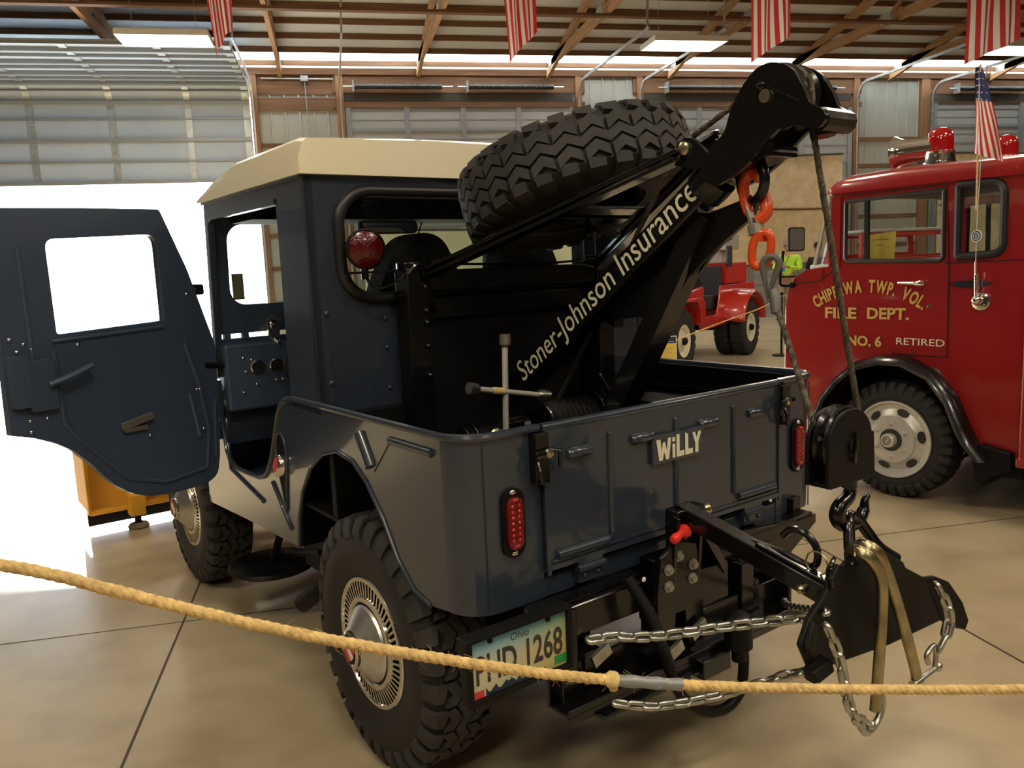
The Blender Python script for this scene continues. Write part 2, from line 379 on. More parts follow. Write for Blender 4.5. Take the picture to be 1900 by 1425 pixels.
# back wall siding with four door openings
OPEN = [(-9.3, -2.15, 5.35), (-.18, 5.03, 5.12), (6.72, 12.25, 5.12), (14.58, 19.9, 5.22)]
b = MB(); xs = [XL]+[q for o in OPEN for q in o[:2]]+[XR]
for i in range(0, len(xs), 2): b.bx(xs[i], xs[i+1], YW, YW+.05, 0, EAVE)
for o in OPEN: b.bx(o[0], o[1], YW, YW+.05, o[2], EAVE)
for i in range(0, len(xs), 2):
    x = xs[i]+.1
    while x < xs[i+1]-.05:
        b.prism([[(x-.03, 0), (x-.015, -.02), (x+.015, -.02), (x+.03, 0)]], lambda u, v, w: (u, YW+v, w), EAVE-.02); x += .3
struct(b.build('wall_back', M['siding'], ang=0))
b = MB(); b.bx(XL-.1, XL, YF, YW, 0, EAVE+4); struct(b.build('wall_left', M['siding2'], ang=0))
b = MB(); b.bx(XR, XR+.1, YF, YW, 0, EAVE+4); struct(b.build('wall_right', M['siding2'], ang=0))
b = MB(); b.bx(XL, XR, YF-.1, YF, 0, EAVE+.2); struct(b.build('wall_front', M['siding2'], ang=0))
# roof tin (underside is the ceiling) with a translucent strip along the eave
b = MB()
def slab(b, y0, y1): b.add([(XL, y0, roofz(y0)), (XR, y0, roofz(y0)), (XR, y1, roofz(y1)), (XL, y1, roofz(y1)), (XL, y0, roofz(y0)+.03), (XR, y0, roofz(y0)+.03), (XR, y1, roofz(y1)+.03), (XL, y1, roofz(y1)+.03)], [(0,1,2,3),(7,6,5,4),(0,4,5,1),(1,5,6,2),(2,6,7,3),(3,7,4,0)])
slab(b, YF-.1, RIDGE); slab(b, RIDGE, 15.25)
struct(b.build('ceiling', M['tin'], ang=0))
b = MB(); slab(b, 15.25, 16.12); struct(b.build('window_1', M['skylight'], ang=0, label='translucent roof strip along the eave'))
def trim(b, m): 
    global k
    k += 1; return struct(b.build('trim_%d' % k, m, ang=0))
y = 15.76
while y > 9.5:
    z = roofz(y); b = MB(); b.bar((XL, y, z-.055), (XR, y, z-.055), .045, .10, (0, 0, 1)); trim(b, M['wx']); y -= .56
for y in (5.5, 1.5, -2, -6):
    z = roofz(y); b = MB(); b.bar((XL, y, z-.055), (XR, y, z-.055), .045, .10, (0, 0, 1)); trim(b, M['wx'])
# trusses
for i in range(-3, 7):
    x = 1.453+2.955*i; b = MB()
    b.bx(x-.04, x+.04, 2*RIDGE-YW, YW-.05, 5.93, 6.12)
    for s in (1, -1):
        y0 = YW-.05 if s > 0 else 2*RIDGE-YW+.05
        b.bar((x, y0, roofz(y0)-.17), (x, RIDGE, roofz(RIDGE)-.22), .19, .08, (1, 0, 0))
        for ya, yb in ((13.6, 12.1), (10.6, 12.1), (10.6, 9.0), (7.4, 9.0), (7.4, 5.6), (3.5, 5.6)):
            ya2, yb2 = (ya, yb) if s > 0 else (2*RIDGE-ya, 2*RIDGE-yb)
            up, lo = (ya2, yb2)
            b.bar((x, up, roofz(up)-.2), (x, lo, 6.03), .09, .05, (1, 0, 0))
    b.m = 1
    for s in (-1, 1): b.bx(x+s*.041, x+s*.045, YW-.55, YW-.12, 5.90, 6.16); b.bx(x+s*.041, x+s*.045, 11.95, 12.25, 5.95, 6.15)
    b.m = 0
    trim(b, [M['wy'], M['galv']])
b = MB(); b.bx(XL, XR, 11.72, 11.86, 5.88, 5.925); trim(b, M['wx'])
b = MB(); b.bx(XL, XR, 8.4, 8.54, 5.88, 5.925); trim(b, M['wx'])
# header boards, girts, posts on the back wall
def board(x0, x1, z0, z1, d=.04, m='wx', y=YW): b = MB(); b.bx(x0, x1, y-d, y-.001, z0, z1); return trim(b, M[m])
board(XL, XR, 5.80, 5.93, .10)
for o in OPEN[1:]:
    board(o[0]-.25, o[1]+.25, 5.43, 5.80, .05); board(o[0]-.25, o[1]+.25, o[2], 5.24, .06)
    board(o[0]-.10, o[1]-.05, 5.245, 5.42, .045, 'joint')
for x0, x1 in ((-2.0, -.36), (5.2, 6.55), (12.42, 14.18)):
    for z in (.9, 1.66, 2.38, 3.64, 4.29): board(x0, x1, z, z+.09)
board(-2.0, -.36, 5.06, 5.33, .035); board(-2.0, -.36, 5.40, 5.80, .03)
for x0, x1 in ((-2.14, -2.0), (-.36, -.20), (5.05, 5.2), (6.55, 6.70), (12.27, 12.42), (14.19, 14.44)): board(x0, x1, 0, 5.8, .09, 'wz')
# closed sectional doors in the back wall
def sect_door(n, x0, x1, ztop):
    p = MB(); p.bx(x0, x1, YW-.02, YW+.03, 0, ztop); d = struct(p.build('door_%d' % n, M['doorpanel'], ang=0))
    z = .0; r = MB()
    while z < ztop:
        r.bx(x0, x1, YW-.045, YW-.02, z+.36, z+.43); r.bx(x0, x1, YW-.032, YW-.02, z+.80, z+.835); r.bx(x0, x1, YW-.028, YW-.02, z+.18, z+.20); r.bx(x0, x1, YW-.028, YW-.02, z+.60, z+.62); z += .85
    r.build('strut', M['doorrib'], d, 0); s = MB()
    for i in range(5): x = x0+.06+(x1-x0-.12)*i/4; s.bx(x-.06, x+.06, YW-.055, YW-.02, 0, ztop)
    s.build('stile', M['doorrib'], d, 0); return d
sect_door(2, -.18, 5.03, 5.12); sect_door(3, 6.72, 12.25, 5.12); sect_door(4, 14.58, 19.9, 5.22)
# the big door on the left, run half-way up and bent over on its tracks
path = [(YW-.02, 3.62)]
z = 3.62
while z < 4.95: z += .2125; path.append((YW-.02, z))
for i in range(1, 7): a = pi/2*i/6; path.append((YW-.02-.5*(1-cos(a)), z+.5*sin(a)))
y = path[-1][0]; zt = path[-1][1]
while y > 12.75: y -= .2125; path.append((y, zt))
b = MB(); x0, x1 = -9.3, -2.17
for i in range(len(path)-1):
    (ya, za), (yb, zb) = path[i], path[i+1]; d = Vector((0, yb-ya, zb-za)).normalized(); n = Vector((0, -d.z, d.y))
    b.bar(((x0+x1)/2, ya, za), ((x0+x1)/2, yb, zb), x1-x0, .035, n)
d1 = struct(b.build('door_1', M['door_skytint'], ang=0)); r = MB(); s = MB()
for i, (ya, za) in enumerate(path):
    q = path[min(i+1, len(path)-1)]; o = path[max(i-1, 0)]; d = Vector((0, q[0]-o[0], q[1]-o[1])).normalized(); n = Vector((0, -d.z, d.y)); c = Vector((0, ya, za))+n*.045
    if i % 2 == 0: r.bar((x0, c.y, c.z), (x1, c.y, c.z), .035 if i % 4 else .075, .05 if i % 4 else .09, n)
for i in range(len(path)-1):
    (ya, za), (yb, zb) = path[i], path[i+1]; d = Vector((0, yb-ya, zb-za)).normalized(); n = Vector((0, -d.z, d.y))*.03
    for x in (-8.0, -6.45, -4.92, -3.42, -2.25, -9.2): s.bar((x, ya+n.y, za+n.z), (x, yb+n.y, zb+n.z), .13, .03, n)
r.build('strut', M['doorrib'], d1, 0); s.build('stile', M['galv'], d1, 0)
b = MB(); b.bx(-9.3, -2.17, YW-.05, YW-.03, 3.60, 3.66); b.build('bottom_seal', M['satin'], d1, 0)
# tracks and torsion springs
def track(x, zv, zh, yend, hang=True):
    b = MB(); P = [(x, YW-.09, 0), (x, YW-.09, zv)]+[(x, YW-.09-.35*(1-cos(a)), zv+(zh-zv)*sin(a)) for a in (pi/8, pi/4, 3*pi/8, pi/2)]+[(x, yend, zh)]
    for i in range(len(P)-1): b.bar(P[i], P[i+1], .055, .035, (1, 0, 0))
    if hang: b.bar((x, yend+.1, zh), (x+.05, yend+.1, roofz(yend)-.1), .035, .03)
    o = b.build('door_track', M['galv'], ang=0); return o
TL = ['open overhead door on the left, bent over towards the ceiling']
for x, zv, zh, ye, lab in ((-2.1, 5.0, 5.62, 12.4, 'galvanised door track beside the open overhead door'), (-.27, 5.1, 5.62, 12.0, 'galvanised door track left of the first closed door, behind the cream jeep roof'),
        (5.12, 5.1, 5.66, 11.6, 'galvanised door track right of the first closed door, above the spare tyre'), (6.62, 5.1, 5.66, 11.6, 'galvanised door track rising left of the crane boom head'),
        (12.35, 5.1, 5.66, 11.0, 'galvanised door track beside the tan board, above the red fire truck cab'), (14.5, 5.2, 5.66, 11.0, 'galvanised door track nearest the right, behind the truck beacons')):
    tag(track(x, zv, zh, ye), lab, 'door track', 'overhead door tracks')
for x0, x1, lab in ((.05, 1.95, 'left black torsion spring above the first closed door'), (2.55, 4.5, 'right black torsion spring above the first closed door, over the spare tyre'),
        (7.3, 9.3, 'black torsion spring behind the crane boom head, left side'), (9.9, 11.7, 'black torsion spring just right of the crane boom head'), (15.2, 17.2, 'black torsion spring above the right door by the small flag')):
    b = MB(); b.cyl((x0, YW-.16, 5.54), (x1, YW-.16, 5.54), .055, 12)
    n = int((x1-x0)/.05)
    for i in range(n): b.lathe([(.055, -.012), (.064, 0), (.055, .012)], (x0+.03+i*(x1-x0-.06)/n, YW-.16, 5.54), (1, 0, 0), 10)
    b.m = 1; b.cyl((x0-.25, YW-.16, 5.54), (x1+.25, YW-.16, 5.54), .016, 8); b.bx(x0-.05, x0-.02, YW-.25, YW-.05, 5.42, 5.66)
    tag(b.build('torsion_spring', [M['darkspring'], M['galv']], ang=30), lab, 'spring', 'door springs')
# tan boards hung on the closed doors
def sheet(x0, x1, z0, z1, seam, lab, m='tan'):
    b = MB(); n = 14
    top = [(x0+(x1-x0)*i/n, z1+random.uniform(-.03, .03)) for i in range(n+1)]
    b.prism([[(x0, z0), (x1, z0)]+top[::-1]], lambda u, v, w: (u, YW-.115+w, v), .05)
    o = b.build('insulation_board', M[m], ang=0); tag(o, lab, 'board', 'tan insulation boards')
    s = MB(); s.tube([(x0+.02, YW-.13, seam-.02)]+[(x0+(x1-x0)*i/6, YW-.13, seam+random.uniform(-.03, .03)) for i in range(1, 6)]+[(x1-.02, YW-.13, seam)], .028, 6); s.build('seam_batten', M['wx'], o)
    c = MB(); c.tube([(x0, YW-.13, z1+.02), ((x0+x1)/2, YW-.13, z1-.03), (x1, YW-.13, z1+.03)], .025, 6); c.build('top_cord', M['joint'], o)
sheet(6.85, 11.95, 1.33, 3.95, 2.66, 'tan insulation board on the closed door behind the tow hook')
sheet(14.75, 19.8, 1.33, 3.95, 2.66, 'tan insulation board on the closed door seen over the fire truck roof')
sheet(.0, 4.9, .35, 2.45, 1.5, 'pale yellow insulation board on the closed door seen through the jeep rear window', 'paleboard')
# conduit and outlet between the first two doors
b = MB(); b.tube([(-1.9, YW-.07, 5.72), (-.4, YW-.07, 5.71)], .012, 6); b.tube([(-1.0, YW-.07, 5.70), (-.98, YW-.07, 4.3)], .012, 6); b.bx(-1.08, -.92, YW-.12, YW-.055, 5.66, 5.77)
tag(b.build('conduit', M['galv']), 'thin electrical conduit with a junction box on the wall beside the open door', 'conduit')
# ceiling lights
for i, (x, y) in enumerate(FIXTURES):
    lab = {0: 'lit ceiling light above the open overhead door', 1: 'lit ceiling light between the second and third flags', 2: 'lit ceiling light partly behind the widest flag at top right'}.get(i, 'ceiling light above the vehicles or behind the camera, out of the frame')
    t = thing('ceiling_light', lab, 'light', (x, y, 5.5), 0, 'fluorescent ceiling lights')
    f = MB(); f.prism([rrect(-.72, .72, -.38, .38, .02, 2)], lambda u, v, w: (u, v, .05+w), .06)
    for s in (-1, 1): f.bar((s*.715, -.38, .05), (s*.715, .38, .05), .02, .08); f.bar((-.72, s*.375, .05), (.72, s*.375, .05), .02, .08)
    for s in (-.5, .5): f.tube([(s, 0, .1), (s, 0, roofz(y)-5.55)], .004, 5)
    f.build('frame', M['white'], t, 0); d = MB(); d.bx(-.69, .69, -.355, .355, .03, .045); d.build('diffuser', M['tube'], t, 0)
# outside
b = MB(); b.bx(-60, 40, YW+.02, 90, -.25, -.03); struct(b.build('ground', M['gravel'], ang=0))
# hanging flags
def stripes_flag(name, lab, x, y, ztop, W, L, nf, amp, taper, cat='flag', grp='flags hung from the trusses'):
    t = thing(name, lab, cat, (x, y, ztop), 0, grp); n = 39; m = 24; b = MB(); c = MB()
    def P(u, v):   # u across the stripes 0..1, v down 0..1
        w = W*(1-taper*v); ph = u*nf*2*pi
        return ((u-.5)*w+taper*W*.25*v+.02*sin(3*v+u*5), amp*(.35+.65*v)*sin(ph+1.2*v), -L*v*(1-.24*u)+ .0)
    for i in range(n):
        for j in range(m):
            u0, u1, v0, v1 = i/n, (i+1)/n, j/m, (j+1)/m; star = v1 <= .40 and i >= 18
            b.m = 2 if star else (0 if (i//3) % 2 == 0 else 1); b.add([P(u0, v0), P(u1, v0), P(u1, v1), P(u0, v1)], [(0, 1, 2, 3)])
    o = b.build('flag_cloth', [M['flagred'], M['flagwhite'], M['flagblue']], t, 80, weld=True)
    s = MB(); s.cyl((-W/2-.05, 0, .0), (W/2+.05, 0, 0), .012, 8); s.build('hanging_rod', M['wx'], t)
    for e in (-.4, .4): q = MB(); q.tube([(e*W, 0, 0), (e*W, 0, 5.9-ztop)], .004, 5); q.build('hanging_cord', M['white'], t)
    return t
stripes_flag('hanging_flag', 'narrow bunched striped flag left, beside the open door track', -1.86, 8, 5.70, .42, 1.52, 2.2, .07, .55)
stripes_flag('hanging_flag', 'striped flag hanging above the spare tyre', 1.86, 8, 5.72, .52, 1.55, 2.4, .06, .35)
stripes_flag('hanging_flag', 'striped flag hanging just above the crane boom head', 5.44, 8, 5.73, .66, 1.53, 2.1, .05, .12)
stripes_flag('hanging_flag', 'widest striped flag, above the fire truck at far right', 9.05, 8, 5.74, .95, 1.53, 2.3, .05, .05)
# ------------------------------------------------------------------ tyres and wheel covers (axis along local x, outer face towards -x)
def tyre_mb(R=.405, w=.215, rim=.215, N=30, lugs=True):
    b = MB(); h = w/2; c = R-.014
    b.lathe([(rim-.012, -h+.02), (rim, -h+.008), (rim+.02, -h+.006), (rim+.05, -h-.004), (R-.10, -h-.006), (R-.06, -h+.002), (R-.030, -h+.014), (c, -h+.035), (c, h-.035), (R-.030, h-.014), (R-.06, h-.002), (R-.10, h+.006), (rim+.05, h+.004), (rim+.02, h-.006), (rim, h-.008), (rim-.012, h-.02)], (0, 0, 0), (1, 0, 0), 64)
    b.m = 1
    def ring(x0, x1, ph):   # zigzag rib
        vs = []; fs = []; K = 2*N
        for i in range(K):
            t = 2*pi*i/K; dx = .012*(1 if i % 2 else -1)*ph
            for x, r in ((x0+dx, c-.002), (x0+dx, R), (x1+dx, R), (x1+dx, c-.002)): vs.append((x, r*cos(t), r*sin(t)))
        for i in range(K):
            for j in range(3): a = i*4+j; q = ((i+1) % K)*4+j; fs.append((a, a+1, q+1, q))
        b.add(vs, fs)
    ring(-.0155, .0155, 1)
    for s in (-1, 1):
        K = N
        for i in range(K):     # chevron blocks of the second rib
            t0 = 2*pi*(i+.04)/K; t1 = 2*pi*(i+.5)/K; t2 = 2*pi*(i+.90)/K; vs = []
            for r in (c-.002, R):
                for t, dx in ((t0, -.012), (t1, .012), (t2, -.010)):
                    for x in (.0235, .058): X = s*(x)+dx*1.0; vs.append((X, r*cos(t), r*sin(t)))
            b.add(vs, [(6, 7, 9, 8), (8, 9, 11, 10), (0, 6, 8, 2), (2, 8, 10, 4), (1, 3, 9, 7), (3, 5, 11, 9), (0, 1, 7, 6), (4, 10, 11, 5)])
        for i in range(K):     # shoulder lugs, alternately long and short
            t0 = 2*pi*(i+.05)/K; t1 = 2*pi*(i+.66)/K; lg = .066 if i % 2 else .070; vs = []
            prof = [(lg, R-.001, c), (h-.012, R-.006, c-.004), (h+.003, R-.040, R-.050), (h+.005, R-.066 if i % 2 else R-.055, R-.075)]
            for t in (t0, t1):
                sk = .008 if t == t0 else -.004
                for x, r1, r0 in prof: vs += [(s*x+(sk if x == lg else 0), r1*cos(t), r1*sin(t)), (s*(x-.006), r0*cos(t), r0*sin(t))]
            fs = []
            for j in range(3): fs += [(2*j, 2*j+2, 2*j+10, 2*j+8), (2*j, 2*j+1, 2*j+3, 2*j+2), (2*j+8, 2*j+10, 2*j+11, 2*j+9)]
            fs += [(0, 8, 9, 1), (6, 7, 15, 14)]; b.add(vs, fs)
    b.m = 2     # rim bowl
    b.lathe([(.05, -.02), (.16, -.035), (.185, -h+.03), (rim-.004, -h+.014), (rim+.004, -h+.012), (rim-.004, -h+.02), (rim-.02, h-.02), (rim+.004, h-.010), (rim-.01, h-.014), (.19, h-.03), (.16, .02), (.02, .02)], (0, 0, 0), (1, 0, 0), 40)
    return b
TYRE = tyre_mb().mesh('wheel', [M['rubber'], M['rubberg'], M['satin']], 34)
def cover_mb(small=False):
    b = MB(); o = (0, 0, 0); d = (-1, 0, 0)
    b.lathe([(.212, .088), (.214, .094), (.208, .101), (.196, .102), (.192, .096)], o, d, 48)                     # rolled outer ring
    b.m = 1; b.lathe([(.196, .086), (.150, .088), (.138, .100)], o, d, 48)                                        # dark louvre ring
    b.m = 0
    n = 58
    for i in range(n):
        t = 2*pi*i/n; t2 = t+.055; vs = []
        for r, tt, hh in ((.194, t, .099), (.146, t2, .103)):
            for e in (-.026, .026):
                for q in (0, -.010): a = tt+e*(.194/r)*.80; vs.append((-(hh+q), r*cos(a), r*sin(a)))
        b.add(vs, [(0, 2, 6, 4), (0, 4, 5, 1), (2, 3, 7, 6), (0, 1, 3, 2), (4, 6, 7, 5)])
    b.lathe([(.150, .098), (.146, .106), (.132, .108), (.127, .102)], o, d, 48)
    b.m = 1; b.lathe([(.128, .103), (.121, .103)], o, d, 48)
    b.m = 2; b.lathe([(.122, .106), (.117, .114), (.062, .158), (.058, .160)], o, d, 48)                          # brushed cone
    b.m = 0; b.lathe([(.059, .156), (.058, .168), (.050, .174), (.046, .171)], o, d, 32)
    b.m = 1; b.lathe([(.047, .171), (0, .172)], o, d, 32)
    b.m = 3
    b.prism([[(-.030, .014), (.030, .014), (.026, .034), (-.026, .034)]], lambda u, v, w: (-.172-w, -u, v), .002)
    b.m = 4; b.merge(text_mb('JEEP', .022, .0006, .9, 'CENTER'), place((-.1735, 0, -.010), (0, -1, 0), (0, 0, 1))) if False else None
    b.prism([[(-.032, -.010), (.032, -.010), (.032, .010), (-.032, .010)]], lambda u, v, w: (-.172-w, -u, v), .002)
    b.m = 3; b.prism([[(-.026, -.034), (.026, -.034), (.030, -.014), (-.030, -.014)]], lambda u, v, w: (-.172-w, -u, v), .002)
    return b
COVER = cover_mb().mesh('wheel_cover', [M['chrome'], M['satin'], M['brushed'], M['redst'], M['white']], 11)
def obj(name, me, parent, loc=(0, 0, 0), rot=None, label=None):
    o = bpy.data.objects.new(name, me); COL.objects.link(o); o.parent = parent; o.location = loc
    if rot: o.rotation_euler = rot
    if label: o['label'] = label
    return o
# ------------------------------------------------------------------ the blue-black wrecker jeep (local frame: x right, y forward, origin under the rear axle)
RZ = .4218
def J2W(p): return Vector((cos(RZ)*p[0]-sin(RZ)*p[1], sin(RZ)*p[0]+cos(RZ)*p[1], p[2]))
JEEP = thing('wrecker_jeep', 'dark blue jeep tow truck with cream roof, black crane boom and open driver door', 'tow truck', (0, 0, 0), RZ)
W = .757; ZR = 1.135; YR = -.582
for x, y, cov in ((-.664, 0, 1), (-.664, 2.06, 1), (.664, 0, 0), (.664, 2.06, 0)):
    w = obj('wheel', TYRE, JEEP, (x, y, .403), (random.uniform(0, .2), 0, pi if x > 0 else 0))
    obj('wheel_cover', COVER, w, (0, 0, 0), (0.6, 0, 0))
    
P_ = lambda x, t: (lambda u, v, w: (x+w*t, u, v))
# side panels
arch = [(-.39, .650), (-.30, .668), (-.215, .735), (-.140, .836), (-.045, .930), (.045, .982), (.16, .994), (.27, .966), (.385, .899), (.475, .801), (.53, .69), (.556, .57)]
side = [(-.482, .664)]+arch+[(1.10, .545), (1.67, .508), (1.655, .80), (1.63, 1.12), (1.36, 1.12), (1.357, .95), (1.32, .815), (1.29, .775), (1.207, .752), (.93, .765), (.86, .782), (.828, .80), (.763, .871), (.700, .98), (.668, 1.04), (.63, 1.086), (.575, 1.118), (.50, 1.128), (-.482, ZR)]
def corner(b, sgn):   # rounded rear corner and rear post up to the tailgate opening
    n = 10; o = []; R = .10
    for i in range(n+1): a = pi/2*i/n; o.append((sgn*(W-R+R*cos(a)), YR+R-R*sin(a)))
    o.append((sgn*.512, YR)); secs = []
    for z in (.664, .70, .9, ZR): secs.append([Vector((x, y, z)) for x, y in o]+[Vector((x*.985, y+.012, z)) for x, y in o[::-1]])
    b.loft(secs)
b = MB()
for s in (-1, 1):
    b.prism([side], lambda u, v, w, s=s: (s*(W-w), u, v), .012); corner(b, s)
b.bx(-.513, .513, YR+.004, YR+.03, .664, .712)
tub = b.build('tub', M['navy'], JEEP, 40, weld=True)
# rolled rail, pressed beads and seams
b = MB(); rail = []
for i in range(11): a = pi/2*i/10; rail.append((-(W-.10+.10*cos(a)), YR+.10-.10*sin(a), ZR))
rl = [(-W, .50, 1.128)]+rail+[(-.515, YR, ZR)]
for s in (1, -1): b.tube([(s*x, y, z) for x, y, z in rl], .011, 8)
lip = [(-W-.001, y, z) for y, z in side[side.index((1.36, 1.12)):side.index((.50, 1.128))+1]]
for s in (1, -1): b.tube([(s*x, y, z) for x, y, z in lip], .010, 8); b.tube([(s*(W+.001), y, z) for y, z in arch], .007, 8)
b.build('rolled_edge', M['navy'], JEEP)
b = MB()
def bead(b, p, q, w=.022, h=.012):
    p = Vector(p); q = Vector(q); d = (q-p).normalized(); b.tube([p-d*.004, p, p+(q-p)*.5, q, q+d*.004], w/2, 10, rs=[.002, w/2, w/2, w/2, .002])
for s in (-1, 1):
    X = s*(W+.001)
    bead(b, (X, -.018, 1.078), (X, -.082, .985), .036); bead(b, (X, -.215, 1.085), (X, -.44, 1.085), .024); b.tube([(X, -.10, .975), (X, -.205, 1.075)], .003, 5)
    bead(b, (X, 1.285, .735), (X, .90, .672), .020); bead(b, (X, 1.30, .85), (X, 1.285, .735), .018); bead(b, (X, .775, .775), (X, .615, .625), .018)
    b.tube([(s*(W-.064), YR-.003, .668), (s*(W-.064), YR-.003, ZR-.02)], .0022, 5)
b.build('pressed_beads', M['navy'], JEEP, 60)
# bed, inner walls, wheel boxes
b = MB(); b.bx(-.742, .742, -.45, .62, .735, .75); b.bx(-.66, .66, YR+.03, -.45, .735, .75)
for s in (-1, 1): b.bx(s*.744, s*.735, -.455, .26, 1.0, 1.125); b.bx(s*.744, s*.735, -.455, -.31, .75, 1.0); b.bx(s*(.735 if s > 0 else .60), s*.50, -.36, .26, .75, .985); b.bx(s*.735, s*.715, -.44, .26, 1.02, 1.04)
b.bx(-.742, .742, .225, .262, .75, 1.10); b.bx(-.455, .455, .222, .26, .75, 1.43)
for s in (-1, 1): b.bx(s*.52, s*.50, -.55, .62, .42, 1.0); b.bx(s*.735, s*.50, .575, .60, .56, 1.0); b.bx(s*.735, s*.50, -.36, .60, .996, 1.006)
b.build('bed', M['bedblack'], JEEP, 0, .004)
# front body: floor, firewall, cowl, bonnet, wings, grille
b = MB(); b.bx(-.74, .74, .62, 1.62, .64, .66); b.bx(-.74, .74, 1.60, 1.62, .64, 1.12); b.bx(-.74, .74, .60, .63, .66, 1.12)
for s in (-1, 1): b.bx(s*.50, s*.20, .72, 1.05, .66, .84)
b.build('cab_floor', M['navyin'], JEEP, 0)
secs = []
for y, w, z in ((1.36, .735, 1.13), (1.62, .70, 1.15), (2.1, .52, 1.14), (2.62, .42, 1.09), (2.68, .41, 1.04)):
    S = []
    for i in range(13): a = pi*i/12; S.append(Vector((-w*cos(a) if abs(cos(a)) < .7 else -w*math.copysign(1, cos(a))*min(1, abs(cos(a))*1.1), y, z-.10+.12*sin(a)**.5)))
    secs.append(S+[Vector((w, y, z-.30)), Vector((-w, y, z-.30))])
MB().loft(secs).build('bonnet', M['navy'], JEEP, 40)
b = MB()
for s in (-1, 1):
    prof = [(1.58, .95), (1.72, 1.02), (2.3, 1.0), (2.62, .94), (2.66, .86), (2.63, .84), (2.58, .90), (2.2, .955), (1.75, .975), (1.64, .90)]
    b.prism([prof], lambda u, v, w, s=s: (s*(.40+w), u, v), .355)
b.build('front_wing', M['navy'], JEEP, 30, .01)
b = MB(); b.prism([rrect(-.44, .44, .62, 1.06, .08)], lambda u, v, w: (u, 2.66+w, v), .03); b.build('grille', M['navy'], JEEP)
b = MB()
for i in range(7): b.bx(-.25+i*.083-.018, -.25+i*.083+.018, 2.685, 2.695, .72, 1.0)
for s in (-1, 1): b.cyl((s*.36, 2.68, .92), (s*.36, 2.71, .92), .085, 20)
b.build('grille_slots', M['satin'], JEEP)
b = MB(); b.bx(-.75, .75, 2.78, 2.86, .52, .64); b.bx(-.45, -.37, -.60, 2.80, .50, .60); b.bx(.37, .45, -.60, 2.80, .50, .60)
for y in (0, 2.06): b.cyl((-.60, y, .40), (.60, y, .40), .042, 12); b.ball((.1, y, .40), .13)
b.bx(-.30, .30, .5, 1.4, .40, .60); b.bx(-.56, -.20, .50, 1.02, .33, .60)
b.cyl((-.55, .85, .42), (-.55, 1.30, .30), .02, 8)
b.build('chassis', M['satin'], JEEP, 30)
b = MB(); b.tube(catmull([(-.30, .25, .46), (-.52, .42, .455), (-.62, .52, .435), (-.67, .60, .37), (-.70, .72, .285)], 5), .036, 14); b.m = 1; b.tube([(-.697, .71, .292), (-.701, .722, .283)], .031, 12)
b.build('exhaust_pipe', [M['satin'], M['bedblack']], JEEP)
b = MB(); b.lathe([(0, -.012), (.19, -.012), (.20, 0), (.19, .012), (0, .012)], (-.585, 1.37, .235), (.0, .0, 1), 28); b.cyl((-.585, 1.37, .24), (-.5, 1.30, .56), .018, 8); b.build('round_step', M['satin'], JEEP)
# fuel filler in its teardrop
def tear(u0, z0, z1, r, n=16):
    o = []
    for i in range(n+1): a = -.35+(pi+.70)*i/n; o.append((u0+r*cos(a), z1-r*1.6+1.6*r*sin(a)))
    return [(u0-.015, z0)]+o
b = MB(); T = tear(.655, .69, .985, .052); b.prism([T], lambda u, v, w: (-W-.0015-w, u, v), .001); b.m = 1; b.tube([(-W-.002, u, v) for u, v in T], .006, 8, closed=True)
fill = b.build('fuel_filler_recess', [M['bedblack'], M['navy']], JEEP)
b = MB(); b.lathe([(.043, 0), (.043, .016), (.036, .026), (.030, .028)], (-W-.002, .652, .862), (-1, .1, .2), 22); b.m = 1; b.lathe([(.031, .027), (.02, .031), (0, .032)], (-W-.002, .652, .862), (-1, .1, .2), 22); b.build('fuel_cap', [M['chrome'], M['redst']], fill)
# WILLY lettering
def willy_mb():
    b = MB(); Z = lambda u, v, w: (u, v, w); h = 1.0
    L = [[(0, 1), (.26, 1), (.34, .42), (.42, .78), (.56, .78), (.66, .40), (.74, 1), (.96, 1), (.80, 0), (.60, 0), (.50, .36), (.40, 0), (.18, 0)],
         [(1.02, .62), (1.20, .62), (1.20, 0), (1.02, 0)], [(1.02, .92), (1.20, .92), (1.20, .72), (1.02, .72)],
         [(1.28, 1), (1.48, 1), (1.48, .24), (1.78, .24), (1.78, 0), (1.28, 0)], [(1.84, 1), (2.04, 1), (2.04, .24), (2.34, .24), (2.34, 0), (1.84, 0)],
         [(2.28, 1), (2.48, 1), (2.60, .66), (2.72, 1), (2.94, 1), (2.71, .44), (2.71, 0), (2.50, 0), (2.50, .44)]]
    for p in L: b.prism([p], Z, .004)
    return b
b = MB(); b.merge(willy_mb(), place((-W-.002, 1.64, .745), (0, -1, 0), (0, 0, 1)) @ Matrix.Scale(.055, 4)); b.build('side_lettering', M['letter'], JEEP, 0)
# tailgate with pressed panels
tg = MB(); tg.bx(-.508, .508, YR-.012, YR+.020, .738, 1.128)
tailgate = tg.build('tailgate', M['navy'], JEEP, 30, .006)
b = MB(); b.tube([(-.508, YR-.002, 1.132), (.508, YR-.002, 1.132)], .013, 10); YT = YR-.013
for x in (-.27, 0, .27):
    z0, z1 = (.80, 1.085)
    bead(b, (x, YT, z0 if x else .80), (x, YT, z1), .020)
b.tube([(-.27, YT, .80), (-.275, YT, .785), (-.30, YT, .778)], .008, 8); bead(b, (-.29, YT, .778), (-.475, YT, .778), .028); bead(b, (.29, YT, .785), (.48, YT, .785), .028)
for x in (-.385, -.145, .145, .385): b.tube([(x-.046, YT, 1.05), (x-.044, YT, 1.05), (x-.036, YT, 1.05), (x+.036, YT, 1.05), (x+.044, YT, 1.05), (x+.046, YT, 1.05)], .016, 12, rs=[.002, .011, .016, .016, .011, .002])
